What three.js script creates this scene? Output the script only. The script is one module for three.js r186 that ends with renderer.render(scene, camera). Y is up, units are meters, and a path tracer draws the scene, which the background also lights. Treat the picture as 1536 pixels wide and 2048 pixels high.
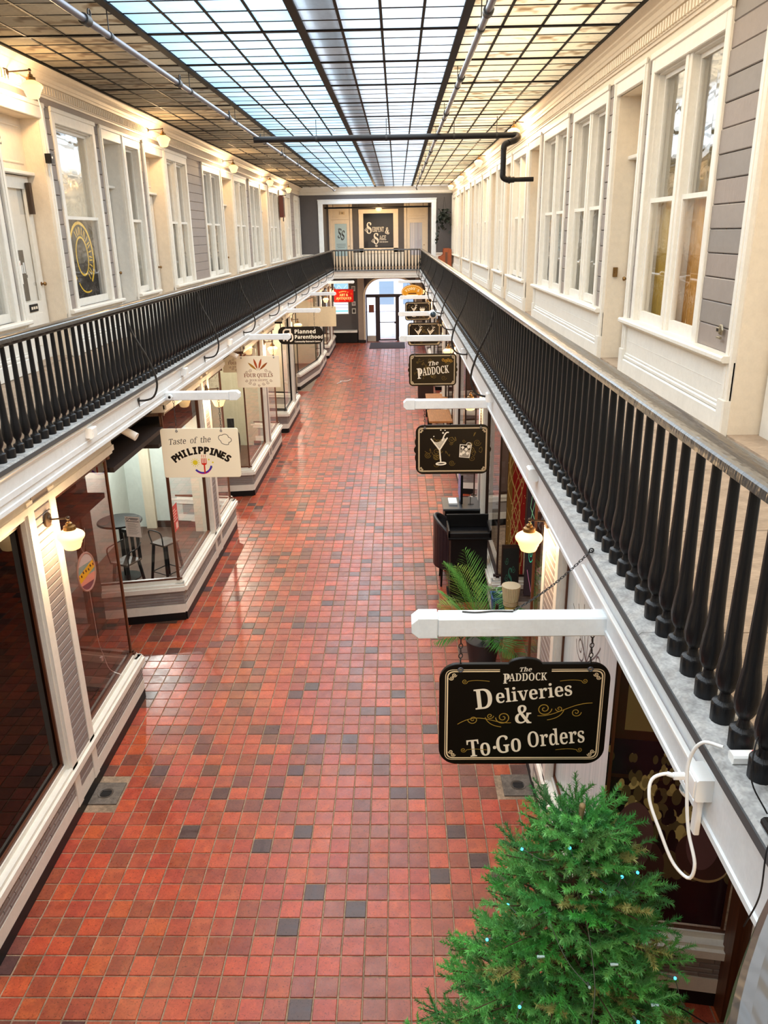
import * as THREE from 'three';
import { mergeGeometries, toCreasedNormals } from 'three/addons/utils/BufferGeometryUtils.js';
import { RectAreaLightUniformsLib } from 'three/addons/lights/RectAreaLightUniformsLib.js';
RectAreaLightUniformsLib.init();

// ---------------------------------------------------------------- camera, sky, exposure
const scene = new THREE.Scene();
const camera = new THREE.PerspectiveCamera(66.2, 1536 / 2048, 0.05, 400);
camera.rotation.order = 'YXZ';
camera.position.set(0, 5.6, 0);
camera.rotation.set(-0.340925, 0.021274, -0.016206);
const renderer = new THREE.WebGLRenderer();
renderer.toneMapping = THREE.LinearToneMapping;
renderer.toneMappingExposure = 1.46;
renderer.shadowMap.enabled = true;
scene.background = new THREE.Color().setRGB(0.92, 1.0, 1.12);
scene.backgroundIntensity = 2.2;

// main levels and planes of the arcade, in metres
const GY = 3.96, CY = 7.75, XL = -4.8, XR = 2.72, NL = -3.011, NR = 1.028, FL = -3.069, FR = 1.086, BL = -3.33, BR = 1.41;
const ZF = -39.3, ZW = -41.2, ZD = -43.6, ZN = 3;
const SKY_L = -4.60, PANE = 0.445, ROW = 0.4325, ROW0 = -10.07;

// daylight that comes down through the glass ceiling, one panel for each band of glass
function daylight(x0, x1, color, intensity) {
  const w = x1 - x0, l = ZN - ZW - 0.6, a = new THREE.RectAreaLight(color, intensity, w, l);
  a.position.set((x0 + x1) / 2, CY - 0.07, (ZN + ZW) / 2);
  a.lookAt((x0 + x1) / 2, 0, (ZN + ZW) / 2);
  scene.add(a);
}
daylight(SKY_L + 4 * PANE, SKY_L + 12 * PANE, new THREE.Color().setRGB(0.95, 0.99, 1.0), 2.0);
daylight(SKY_L + 12 * PANE, SKY_L + 16 * PANE, new THREE.Color().setRGB(1.0, 0.88, 0.70), 1.1);

// ---------------------------------------------------------------- helpers
function rng(seed) { let s = seed >>> 0; return () => { s = (s + 0x6d2b79f5) >>> 0; let t = Math.imul(s ^ (s >>> 15), 1 | s); t = (t + Math.imul(t ^ (t >>> 7), 61 | t)) ^ t; return ((t ^ (t >>> 14)) >>> 0) / 4294967296; }; }
const V = (x, y, z) => new THREE.Vector3(x, y, z);
const taken = new Map();
function numbered(n) { const k = taken.get(n) ?? 0; taken.set(n, k + 1); return k ? n + '_' + String(k).padStart(3, '0') : n; }
function tidy(g) {
  g = g.index ? g.toNonIndexed() : g;
  for (const k of Object.keys(g.attributes)) if (!['position', 'normal', 'uv', 'color'].includes(k)) g.deleteAttribute(k);
  return g;
}
function metric(g) {             // texture coordinates in metres, by the way each face points
  const p = g.attributes.position, n = g.attributes.normal, uv = new Float32Array(p.count * 2);
  for (let i = 0; i < p.count; i++) {
    const ax = Math.abs(n.getX(i)), ay = Math.abs(n.getY(i)), az = Math.abs(n.getZ(i));
    if (ay >= ax && ay >= az) { uv[2 * i] = p.getX(i); uv[2 * i + 1] = p.getZ(i); }
    else if (ax >= az) { uv[2 * i] = p.getZ(i); uv[2 * i + 1] = p.getY(i); }
    else { uv[2 * i] = p.getX(i); uv[2 * i + 1] = p.getY(i); }
  }
  g.setAttribute('uv', new THREE.BufferAttribute(uv, 2));
  return g;
}
function join(list) { list = [list].flat(9).map(tidy); return list.length === 1 ? list[0] : mergeGeometries(list); }
function part(name, geoms, m, parent, keepUV) {
  const g = join(geoms); if (!keepUV) metric(g);
  const o = new THREE.Mesh(g, m); o.name = parent === scene ? numbered(name) : name; o.castShadow = o.receiveShadow = true;
  parent.add(o); return o;
}
function shared(name, g, m, parent, x, y, z, ry = 0) {
  const o = new THREE.Mesh(g, m); o.name = name; o.castShadow = o.receiveShadow = true; o.position.set(x, y, z); o.rotation.y = ry; parent.add(o); return o;
}
function thing(name, label, category, pos = [0, 0, 0], turn = 0, group) {
  const o = new THREE.Group(); o.name = numbered(name); o.position.set(...pos); o.rotation.y = turn; o.userData = { label, category };
  if (group) o.userData.group = group; scene.add(o); return o;
}
function solo(name, geoms, m, label, category, group, keepUV) { const o = part(name, geoms, m, scene, keepUV); o.userData = { label, category }; if (group) o.userData.group = group; return o; }
function struct(name, label) { const o = new THREE.Group(); o.name = numbered(name); o.userData = { kind: 'structure', label, category: name.split('_')[0] }; scene.add(o); return o; }
function structMesh(name, geoms, m, label, keepUV) { const o = part(name, geoms, m, scene, keepUV); o.userData = { kind: 'structure', label, category: name.split('_')[0] }; return o; }
// geometry makers
function bx(x0, x1, y0, y1, z0, z1) {
  const g = new THREE.BoxGeometry(Math.abs(x1 - x0), Math.abs(y1 - y0), Math.abs(z1 - z0)); g.translate((x0 + x1) / 2, (y0 + y1) / 2, (z0 + z1) / 2); return g;
}
function prism(pts, depth, bevel = 0) {          // closed 2-D outline pulled along z
  const s = new THREE.Shape(pts.map(([a, b]) => new THREE.Vector2(a, b)));
  return new THREE.ExtrudeGeometry(s, { depth, bevelEnabled: bevel > 0, bevelThickness: bevel, bevelSize: bevel, bevelSegments: 2, curveSegments: 10 });
}
function rbx(x0, x1, y0, y1, z0, z1, r = 0.008) {  // box with chamfered long edges, pulled along its longest side
  const sx = Math.abs(x1 - x0), sy = Math.abs(y1 - y0), sz = Math.abs(z1 - z0), cx = (x0 + x1) / 2, cy = (y0 + y1) / 2, cz = (z0 + z1) / 2;
  const oct = (a, b) => { const c = Math.min(r, a * 0.3, b * 0.3); a /= 2; b /= 2; return [[-a + c, -b], [a - c, -b], [a, -b + c], [a, b - c], [a - c, b], [-a + c, b], [-a, b - c], [-a, -b + c]]; };
  let g;
  if (sz >= sx && sz >= sy) { g = prism(oct(sx, sy), sz); g.translate(0, 0, -sz / 2); }
  else if (sx >= sy) { g = prism(oct(sz, sy), sx); g.translate(0, 0, -sx / 2); g.rotateY(Math.PI / 2); }
  else { g = prism(oct(sx, sz), sy); g.translate(0, 0, -sy / 2); g.rotateX(-Math.PI / 2); }
  g.translate(cx, cy, cz); return g;
}
function tube(pts, r, seg = 24, rad = 6, closed = false) { return new THREE.TubeGeometry(new THREE.CatmullRomCurve3(pts.map((p) => V(...p)), closed), seg, r, rad, closed); }
function rod(a, b, r0, r1 = r0, n = 8) {
  const A = V(...a), B = V(...b), d = B.clone().sub(A), g = new THREE.CylinderGeometry(r1, r0, d.length(), n);
  g.applyQuaternion(new THREE.Quaternion().setFromUnitVectors(V(0, 1, 0), d.clone().normalize())); g.translate(...A.add(B).multiplyScalar(0.5).toArray()); return g;
}
function lathe(pts, n = 16) { return toCreasedNormals(new THREE.LatheGeometry(pts.map(([r, y]) => new THREE.Vector2(r, y)), n), 0.75); }
function seg(p0, p1, y0, y1, t, off = 0) {       // upright slab over the plan line p0-p1; off moves it to the outer side
  const dx = p1[0] - p0[0], dz = p1[1] - p0[1], L = Math.hypot(dx, dz), g = new THREE.BoxGeometry(L, y1 - y0, t);
  g.translate(0, 0, off); g.rotateY(Math.atan2(-dz, dx)); g.translate((p0[0] + p1[0]) / 2, (y0 + y1) / 2, (p0[1] + p1[1]) / 2); return g;
}
const lerp2 = (a, b, t) => [a[0] + (b[0] - a[0]) * t, a[1] + (b[1] - a[1]) * t];

// ---------------------------------------------------------------- textures and materials
function noise2(seed, n) {        // tiling value noise on an n x n lattice
  const r = rng(seed), v = Float32Array.from({ length: n * n }, r), S = (t) => t * t * (3 - 2 * t);
  return (x, y) => { const xi = Math.floor(x), yi = Math.floor(y), fx = S(x - xi), fy = S(y - yi), a = ((xi % n) + n) % n, b = (a + 1) % n, c = ((yi % n) + n) % n, d = (c + 1) % n;
    return (v[c * n + a] * (1 - fx) + v[c * n + b] * fx) * (1 - fy) + (v[d * n + a] * (1 - fx) + v[d * n + b] * fx) * fy; };
}
function texture(size, fn, metres, linear) {
  const d = new Uint8Array(size * size * 4);
  for (let j = 0; j < size; j++) for (let i = 0; i < size; i++) { const c = fn(i / size, j / size), k = 4 * (j * size + i); d[k] = 255 * Math.min(1, c[0]); d[k + 1] = 255 * Math.min(1, c[1]); d[k + 2] = 255 * Math.min(1, c[2]); d[k + 3] = 255; }
  const t = new THREE.DataTexture(d, size, size); t.wrapS = t.wrapT = THREE.RepeatWrapping; t.magFilter = THREE.LinearFilter; t.minFilter = THREE.LinearMipmapLinearFilter; t.generateMipmaps = true;
  t.repeat.set(1 / metres[0], 1 / metres[1]); if (!linear) t.colorSpace = THREE.SRGBColorSpace; t.needsUpdate = true; return t;
}
const nA = noise2(11, 8), nB = noise2(12, 32), nC = noise2(13, 128), nD = noise2(14, 256);
const mott = (u, v) => 0.35 * nA(u * 8, v * 8) + 0.35 * nB(u * 32, v * 32) + 0.3 * nC(u * 128, v * 128);
const T = {
  paint: texture(256, (u, v) => { const k = 0.93 + 0.07 * mott(u, v); return [k, k, k]; }, [1.4, 1.4]),
  paintBump: texture(256, (u, v) => { const k = 0.5 * nB(u * 32, v * 8) + 0.5 * nC(u * 128, v * 32); return [k, k, k]; }, [0.9, 0.9], true),
  clay: texture(512, (u, v) => { const s = nD(u * 256, v * 256) > 0.86 ? 0.72 : 1, k = (0.74 + 0.34 * mott(u, v)) * s; return [k, k * (0.96 + 0.06 * nB(u * 32, v * 32)), k]; }, [1.9, 1.9]),
  clayRough: texture(256, (u, v) => { const k = 0.30 + 0.45 * mott(u, v); return [k, k, k]; }, [2.3, 2.3], true),
  grout: texture(256, (u, v) => { const k = 0.55 + 0.5 * mott(u, v); return [k, k, k]; }, [0.9, 0.9]),
  wood: texture(256, (u, v) => { const k = 0.62 + 0.38 * (0.5 * nC(u * 128, v * 6) + 0.3 * nD(u * 256, v * 10) + 0.2 * nA(u * 8, v * 8)); return [k, k * 0.97, k * 0.93]; }, [0.5, 1.6]),
  board: texture(256, (u, v) => { const k = 0.7 + 0.34 * (0.55 * nD(u * 40, v * 256) + 0.45 * nA(u * 8, v * 8)); return [k, k, k]; }, [0.8, 0.6]),
  fine: texture(256, (u, v) => { const k = nD(u * 256, v * 256); return [k, k, k]; }, [0.4, 0.4], true),
  frost: texture(256, (u, v) => { const k = 0.9 + 0.1 * mott(u, v); return [k, k, k]; }, [0.9, 0.9]),
  wave: texture(256, (u, v) => { const k = 0.8 * nA(u * 4, v * 8) + 0.2 * nB(u * 8, v * 16); return [k, k, k]; }, [1.3, 1.3], true),
  stain: texture(512, (u, v) => { const m = nA(u * 8, v * 8) * 0.6 + nB(u * 32, v * 32) * 0.4, d = m > 0.62 ? (m - 0.62) * 2.2 : 0, k = 0.97 - 0.06 * nC(u * 128, v * 128); return [k - d * 0.7, k - d * 0.85, k - d]; }, [2.8, 2.8]),
};
const lin = (r, g, b) => new THREE.Color().setRGB(r, g, b);
function mat(c, rough = 0.6, o = {}) { return new THREE.MeshStandardMaterial({ color: c, roughness: rough, ...o }); }
const glassPane = (tint = 0xffffff, rough = 0.02) => new THREE.MeshPhysicalMaterial({ color: tint, roughness: rough, transmission: 1, thickness: 0, ior: 1.5 });
const M = {
  white: mat(lin(0.80, 0.77, 0.70), 0.45, { map: T.paint, bumpMap: T.paintBump, bumpScale: 0.0012 }),
  whiteCool: mat(lin(0.83, 0.88, 0.91), 0.45, { map: T.paint, bumpMap: T.paintBump, bumpScale: 0.0012 }),
  cream: mat(lin(0.80, 0.70, 0.56), 0.5, { map: T.paint, bumpMap: T.paintBump, bumpScale: 0.001 }),
  taupe: mat(lin(0.30, 0.25, 0.222), 0.6, { map: T.paint, bumpMap: T.paintBump, bumpScale: 0.0015 }),
  slate: mat(lin(0.088, 0.08, 0.083), 0.6, { map: T.paint }),
  brickGrey: mat(lin(0.26, 0.225, 0.22), 0.6, { map: T.paint, bumpMap: T.fine, bumpScale: 0.002 }),
  brickGreyB: mat(lin(0.30, 0.265, 0.255), 0.6, { map: T.paint, bumpMap: T.fine, bumpScale: 0.002 }),
  mortar: mat(lin(0.33, 0.30, 0.285), 0.8, { map: T.paint }),
  black: new THREE.MeshPhysicalMaterial({ color: lin(0.006, 0.006, 0.007), roughness: 0.42, specularIntensity: 0.5, bumpMap: T.fine, bumpScale: 0.0006 }),
  blackSatin: new THREE.MeshPhysicalMaterial({ color: lin(0.007, 0.0075, 0.009), roughness: 0.36, specularIntensity: 0.55, bumpMap: T.paintBump, bumpScale: 0.001 }),
  iron: mat(lin(0.008, 0.008, 0.008), 0.5),
  steel: mat(lin(0.15, 0.16, 0.19), 0.4, { metalness: 0.6 }),
  slab: mat(lin(0.52, 0.52, 0.51), 0.75, { map: T.grout, bumpMap: T.fine, bumpScale: 0.001 }),
  nosing: mat(lin(0.07, 0.075, 0.08), 0.55, { map: T.paint }),
  railTop: mat(lin(0.035, 0.03, 0.027), 0.2, { bumpMap: T.paintBump, bumpScale: 0.0015 }),
  brownWood: mat(lin(0.16, 0.055, 0.025), 0.4, { map: T.wood }),
  darkWood: mat(lin(0.045, 0.02, 0.015), 0.4, { map: T.wood }),
  oak: mat(lin(0.55, 0.22, 0.05), 0.6, { map: T.wood }),
  walkBoard: mat(lin(0.46, 0.35, 0.255), 0.6, { map: T.board, bumpMap: T.board, bumpScale: 0.001 }),
  pew: mat(lin(0.42, 0.095, 0.02), 0.4, { map: T.wood }),
  glass: glassPane(), oldGlass: new THREE.MeshPhysicalMaterial({ color: 0xffffff, roughness: 0.02, transmission: 1, thickness: 0, ior: 1.5, bumpMap: T.wave, bumpScale: 0.006 }), 
  brass: mat(lin(0.26, 0.15, 0.055), 0.4, { metalness: 0.9 }),
  bronze: mat(lin(0.07, 0.045, 0.03), 0.4, { metalness: 0.7 }),
  plastic: mat(lin(0.82, 0.82, 0.80), 0.35),
  chain: mat(lin(0.06, 0.06, 0.06), 0.4, { metalness: 0.8 }),
  concrete: mat(lin(0.20, 0.16, 0.13), 0.8, { map: T.grout }),
};
// ================================================================ ground floor: square clay pavers
{
  const fl = struct('floor', 'floor of square red clay pavers with a few dark ones');
  part('grout_bed', bx(-7.4, 5.2, -0.2, -0.007, ZN, ZD - 0.3), mat(lin(0.42, 0.29, 0.19), 0.85, { map: T.grout }), fl);
  const S = 0.19, r = rng(7), H = S / 2;
  const tone = () => { const k = r(); const j = () => 0.88 + 0.24 * r();
    if (k < 0.06) return [0.105 * j(), 0.040 * j(), 0.034 * j()];
    if (k < 0.21) return [0.20 * j(), 0.058 * j(), 0.037 * j()];
    if (k < 0.42) return [0.33 * j(), 0.066 * j(), 0.031 * j()];
    if (k < 0.80) return [0.42 * j(), 0.074 * j(), 0.032 * j()];
    return [0.50 * j(), 0.088 * j(), 0.030 * j()]; };
  function paver(pos, nor, col, uv, x, z, c, du = 0, dv = 0, w = 0.0905, tilt = 0) {
    const o = H - w * 1, b = 0.006, y1 = tilt, y0 = -0.012, q = (A, B, C, D) => { for (const P of [A, B, C, A, C, D]) { pos.push(x + P[0], P[1], z + P[2]); col.push(...c); uv.push(x + P[0] + du, z + P[2] + dv); } };
    const i = w - b, T1 = [[-i, y1, i], [i, y1, i], [i, y1, -i], [-i, y1, -i]], B1 = [[-w, y0, w], [w, y0, w], [w, y0, -w], [-w, y0, -w]];
    const mark = (n, k) => { for (let t = 0; t < k; t++) nor.push(...n); };
    q(T1[0], T1[1], T1[2], T1[3]); mark([0, 1, 0], 6);
    const N = [[0, 0.5, 0.86], [0.86, 0.5, 0], [0, 0.5, -0.86], [-0.86, 0.5, 0]];
    for (let e = 0; e < 4; e++) { const f = (e + 1) % 4; q(B1[e], B1[f], T1[f], T1[e]); mark(N[e], 6); }
  }
  const build = (pos, nor, col, uv) => { const g = new THREE.BufferGeometry(); g.setAttribute('position', new THREE.Float32BufferAttribute(pos, 3)); g.setAttribute('normal', new THREE.Float32BufferAttribute(nor, 3)); g.setAttribute('color', new THREE.Float32BufferAttribute(col, 3)); g.setAttribute('uv', new THREE.Float32BufferAttribute(uv, 2)); return g; };
  const claym = new THREE.MeshPhysicalMaterial({ color: 0xffffff, roughness: 0.5, specularIntensity: 0.8, clearcoat: 0.15, clearcoatRoughness: 0.3, vertexColors: true, map: T.clay, roughnessMap: T.clayRough, bumpMap: T.clay, bumpScale: 0.0008 });
  claym.roughness = 0.7;
  const drains = [[-3.17, -6.86], [1.245, -6.98]];
  const variants = Array.from({ length: 26 }, (_, k) => { const a = [[], [], [], []]; paver(...a, 0, 0, tone(), k * 0.37, k * 0.61, 0.0902 + 0.0025 * r()); return build(...a); });
  const rest = [[], [], [], []]; let n = 0;
  for (let k = 0; k < 236; k++) {
    const z = -0.4 - k * S;
    for (let i = 0; i < 44; i++) {
      const x = -5.17 + i * S + (r() - 0.5) * 0.002;
      const inAisle = x > -3.45 && x < 1.45;
      if (!inAisle && !([[-8.8, -10.95], [-14.9, -17], [-21.5, -23], [-25.8, -29.6], [-36.3, -37.8], [0, -4.6], [-41.8, -44]].some(([a, b]) => z < a && z > b))) continue;
      if (drains.some(([a, b]) => Math.abs(x - a) < 0.2 && Math.abs(z - b) < 0.2)) continue;
      // the largest in view stand on their own
      if (n < 296 && z < -4.35 && z > -7.2 && x > -3.4 && x < 1.4 && x > z * 0.62 - 0.1 && Math.abs(x) < -z) { n++; const o = shared('paver', variants[Math.floor(r() * 26)], claym, fl, x, (r() - 0.5) * 0.0015, z, Math.floor(r() * 4) * Math.PI / 2); continue; }
      paver(...rest, x, z, tone(), 0, 0, 0.0902 + 0.0025 * r(), (r() - 0.5) * 0.0015);
    }
  }
  const o = part('paver_field', build(...rest), claym, fl, true); o.userData.kind = 'stuff';
  // the two floor drains
  drains.forEach(([x, z], k) => {
    const d = thing('floor_drain', k ? 'round open floor drain by the right shopfront' : 'round floor drain beside the left shopfront', 'drain', [x, 0, z]);
    const hole = new THREE.Shape([[-0.17, -0.17], [0.17, -0.17], [0.17, 0.17], [-0.17, 0.17]].map((p) => new THREE.Vector2(...p))); const c = new THREE.Path(); c.absarc(0, 0, 0.078, 0, 7, true); hole.holes.push(c);
    const pl = new THREE.ExtrudeGeometry(hole, { depth: 0.02, bevelEnabled: false, curveSegments: 20 }); pl.rotateX(-Math.PI / 2); pl.translate(0, -0.014, 0); part('plate', pl, M.concrete, d);
    const rg = lathe([[0.066, 0.006], [0.082, 0.012], [0.082, 0.002], [0.066, -0.002], [0.06, -0.005]], 24); part('ring', rg, mat(lin(0.09, 0.07, 0.055), 0.6, { side: THREE.DoubleSide }), d);
    const gr = [bx(-0.062, 0.062, -0.006, -0.004, -0.062, 0.062)]; for (let i = -2; i <= 2; i++) gr.push(bx(-0.05, 0.05, -0.004, 0.001, i * 0.021 - 0.004, i * 0.021 + 0.004)); part('grate', gr, mat(lin(0.012, 0.009, 0.008), 0.6, { side: THREE.DoubleSide }), d);
  });
}

// ================================================================ glass ceiling
{
  const c = struct('ceiling', 'glass ceiling of small panes in a dark iron grid');
  const rows = [], NR_ = 86; const zOf = (k) => ROW0 + (20 - k) * ROW;      // k counts away from the near end
  const xs = Array.from({ length: 17 }, (_, i) => SKY_L + i * PANE);
  const light = [], heavy = [], cross = [], crossH = [];
  const zEnd = zOf(91.4), z0 = zOf(-9);
  xs.forEach((x, i) => { if (i % 4 === 0) heavy.push(bx(x - 0.045, x + 0.045, CY - 0.022, CY + 0.05, z0, ZW)); else light.push(bx(x - 0.015, x + 0.015, CY - 0.004, CY + 0.02, z0, ZW)); });
  for (let k = -9; k <= 91; k++) { const z = zOf(k); if (z < ZW + 0.05) break; (k % 4 === 0 ? crossH : cross).push(k % 4 === 0 ? bx(SKY_L, xs[16], CY - 0.012, CY + 0.03, z - 0.03, z + 0.03) : bx(SKY_L, xs[16], CY - 0.002, CY + 0.014, z - 0.012, z + 0.012)); }
  const im = new THREE.MeshPhysicalMaterial({ color: lin(0.005, 0.0045, 0.0045), roughness: 0.6, specularIntensity: 0.3 });
  heavy.forEach((g) => part('main_bar', g, im, c)); light.forEach((g) => part('glazing_bar', g, im, c)); crossH.forEach((g) => part('cross_bar', g, im, c)); 
  part('fine_cross_bars', cross, im, c).userData.kind = 'stuff';
  // panes: cream glass on the right, pale blue white in the middle, tobacco tinted on the left
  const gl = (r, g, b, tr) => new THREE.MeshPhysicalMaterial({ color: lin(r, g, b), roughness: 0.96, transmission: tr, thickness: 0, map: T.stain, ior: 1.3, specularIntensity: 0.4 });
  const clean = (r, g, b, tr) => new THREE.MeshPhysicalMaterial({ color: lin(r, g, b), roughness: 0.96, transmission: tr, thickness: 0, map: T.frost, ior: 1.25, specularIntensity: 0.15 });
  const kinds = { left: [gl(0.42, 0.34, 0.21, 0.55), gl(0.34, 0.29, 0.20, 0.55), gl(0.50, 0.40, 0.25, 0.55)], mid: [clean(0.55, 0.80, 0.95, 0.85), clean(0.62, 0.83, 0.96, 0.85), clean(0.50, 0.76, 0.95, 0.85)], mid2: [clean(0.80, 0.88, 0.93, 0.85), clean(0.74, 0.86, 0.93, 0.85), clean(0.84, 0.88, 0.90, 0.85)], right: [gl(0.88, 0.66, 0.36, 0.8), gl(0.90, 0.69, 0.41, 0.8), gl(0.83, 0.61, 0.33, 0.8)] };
  const r = rng(21), variants = {};
  const sheet = (w, l, du, dv) => { const g = new THREE.PlaneGeometry(w, l); g.rotateX(Math.PI / 2); const p = g.attributes.position, uv = g.attributes.uv; for (let i = 0; i < p.count; i++) uv.setXY(i, p.getX(i) + du, p.getZ(i) + dv); return g; };
  const vs = Array.from({ length: 10 }, () => sheet(PANE - 0.02, ROW - 0.016, r() * 3, r() * 3));
  const restOf = new Map(); let n = 0;
  for (let k = -9; k < 91; k++) {
    const z = zOf(k) - ROW / 2; if (zOf(k + 1) < ZW) break;
    for (let i = 0; i < 16; i++) {
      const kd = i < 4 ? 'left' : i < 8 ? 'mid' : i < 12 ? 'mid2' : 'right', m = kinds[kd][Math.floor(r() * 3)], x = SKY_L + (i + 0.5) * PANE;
      if (z < -8.9 && n < 298) { n++; const o = shared('pane', vs[Math.floor(r() * 10)], m, c, x, CY + 0.003 + (r() - 0.5) * 0.003, z); o.castShadow = false; continue; }
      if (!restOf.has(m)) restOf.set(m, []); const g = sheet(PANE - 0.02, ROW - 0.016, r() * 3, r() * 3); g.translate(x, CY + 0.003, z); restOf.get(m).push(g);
    }
  }
  for (const [m, gs] of restOf) { const o = part('pane_field', gs, m, c, true); o.userData.kind = 'stuff'; o.castShadow = false; }
  // the roof above the glass: an unseen slab added to shade the left panes, a ridge beam and a gutter board over the middle
  const rf = struct('roof', 'added slab shading the left panes and roof beams above the glass ceiling');
  part('shading_slab', bx(-6, SKY_L + 3.9 * PANE, 8.45, 8.55, ZN, ZW - 4), M.cream, rf);
  part('ridge_beam', bx(-0.93, -0.60, 7.86, 8.0, ZN, ZW), mat(lin(0.22, 0.16, 0.13), 0.7), rf);
  part('valley_board', bx(-0.40, -0.24, 8.1, 8.13, ZN, ZW), mat(lin(0.3, 0.3, 0.33), 0.7), rf);
  part('edge_board', bx(XR - 0.3, XR + 0.2, 8.2, 8.3, ZN, ZW), M.cream, rf);
}

// ================================================================ galleries: slabs, fascias, walking boards
{
  const g = struct('gallery_floor', 'upper gallery floors of pale boards with a grey stone edge');
  const mk = (x0, x1, z0, z1) => bx(x0, x1, 3.62, GY - 0.03, z0, z1);
  part('slab', [mk(XL - 0.5, NL - 0.12, ZN, ZW - 3.2), mk(NR + 0.12, XR + 0.6, ZN, ZW - 3.2), mk(NL - 0.12, NR + 0.12, ZF - 0.12, ZW - 3.2), mk(NL - 0.12, NR + 0.12, ZN, 0.5)], M.white, g);
  const edge = (x0, x1, z0, z1) => rbx(x0, x1, GY - 0.045, GY, z0, z1, 0.012);
  const eL = [], eR = []; for (let z = ZN; z > ZF; z -= 3.02) { const z1 = Math.max(ZF, z - 3.015); eL.push(edge(NL - 0.20, NL, z, z1)); eR.push(edge(NR, NR + 0.20, z, z1)); }
  eL.forEach((q) => part('edge_stone', q, M.slab, g)); eR.forEach((q) => part('edge_stone', q, M.slab, g)); part('edge_stone', [edge(NL - 0.2, NR + 0.2, ZF, ZF - 0.2)], M.slab, g);
  part('edge_stone', [edge(NL - 0.2, NR + 0.2, 0.5, 0.7)], M.slab, g);
  part('edge_strip', [bx(NL - 0.02, NL + 0.006, GY - 0.05, GY - 0.014, ZN, ZF), bx(NR - 0.006, NR + 0.02, GY - 0.05, GY - 0.014, ZN, ZF), bx(NL, NR, GY - 0.05, GY - 0.014, ZF, ZF + 0.006)], M.nosing, g);
  for (let z = -0.6; z > ZF + 1; z -= 1.22) { part('floor_board', bx(NR + 0.205, XR + 0.3, GY - 0.03, GY - 0.004, z, z - 1.212), M.walkBoard, g); }
  for (let z = -0.6; z > ZF + 1; z -= 1.22) { part('floor_board', bx(XL - 0.3, NL - 0.205, GY - 0.03, GY - 0.004, z, z - 1.212), M.walkBoard, g); }
  part('floor_board', [bx(XL - 0.3, XR + 0.3, GY - 0.03, GY - 0.004, ZF - 0.7, ZW - 2.8)], M.walkBoard, g);
  // moulded white fascias under the gallery edges
  const prof = [[0, 3.915], [0.035, 3.905], [0.042, 3.875], [0.012, 3.845], [0.012, 3.835], [0, 3.83], [0, 3.72], [0.008, 3.715], [0.008, 3.665], [-0.004, 3.66], [-0.004, 3.615], [0.006, 3.61], [0.006, 3.575], [-0.12, 3.575], [-0.12, 3.915]];
  const run = (mir, X, z0, z1) => { const q = prism(prof.map(([a, b]) => [mir * a, b]), z0 - z1); q.translate(X, 0, z1); return q; };
  const f1 = structMesh('trim', run(1, FL, ZN, ZF - 0.05), M.whiteCool, 'moulded white fascia under the left gallery edge');
  const plain = [[0, 3.915], [0.02, 3.91], [0.026, 3.885], [0.004, 3.868], [0, 3.86], [0, 3.605], [0.008, 3.60], [0.008, 3.575], [-0.12, 3.575], [-0.12, 3.915]];
  const f2 = structMesh('trim', (() => { const q = prism(plain.map(([a, b]) => [-a, b]), ZN - ZF + 0.05); q.translate(FR, 0, ZF - 0.05); return q; })(), M.whiteCool, 'moulded white fascia under the right gallery edge');
  const q = prism(prof.map(([a, b]) => [-a, b]), FR - FL); q.rotateY(Math.PI / 2); q.translate(FL, 0, ZF - 0.06);
  structMesh('trim', q, M.white, 'white fascia under the far cross gallery');
  // rounded inner corners of the far gallery
  const qc = (x, z, a0) => { const pts = [[0, 0]]; for (let k = 0; k <= 8; k++) { const a = a0 + k / 8 * Math.PI / 2; pts.push([0.34 * Math.cos(a), 0.34 * Math.sin(a)]); } return pts; };
}

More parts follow.
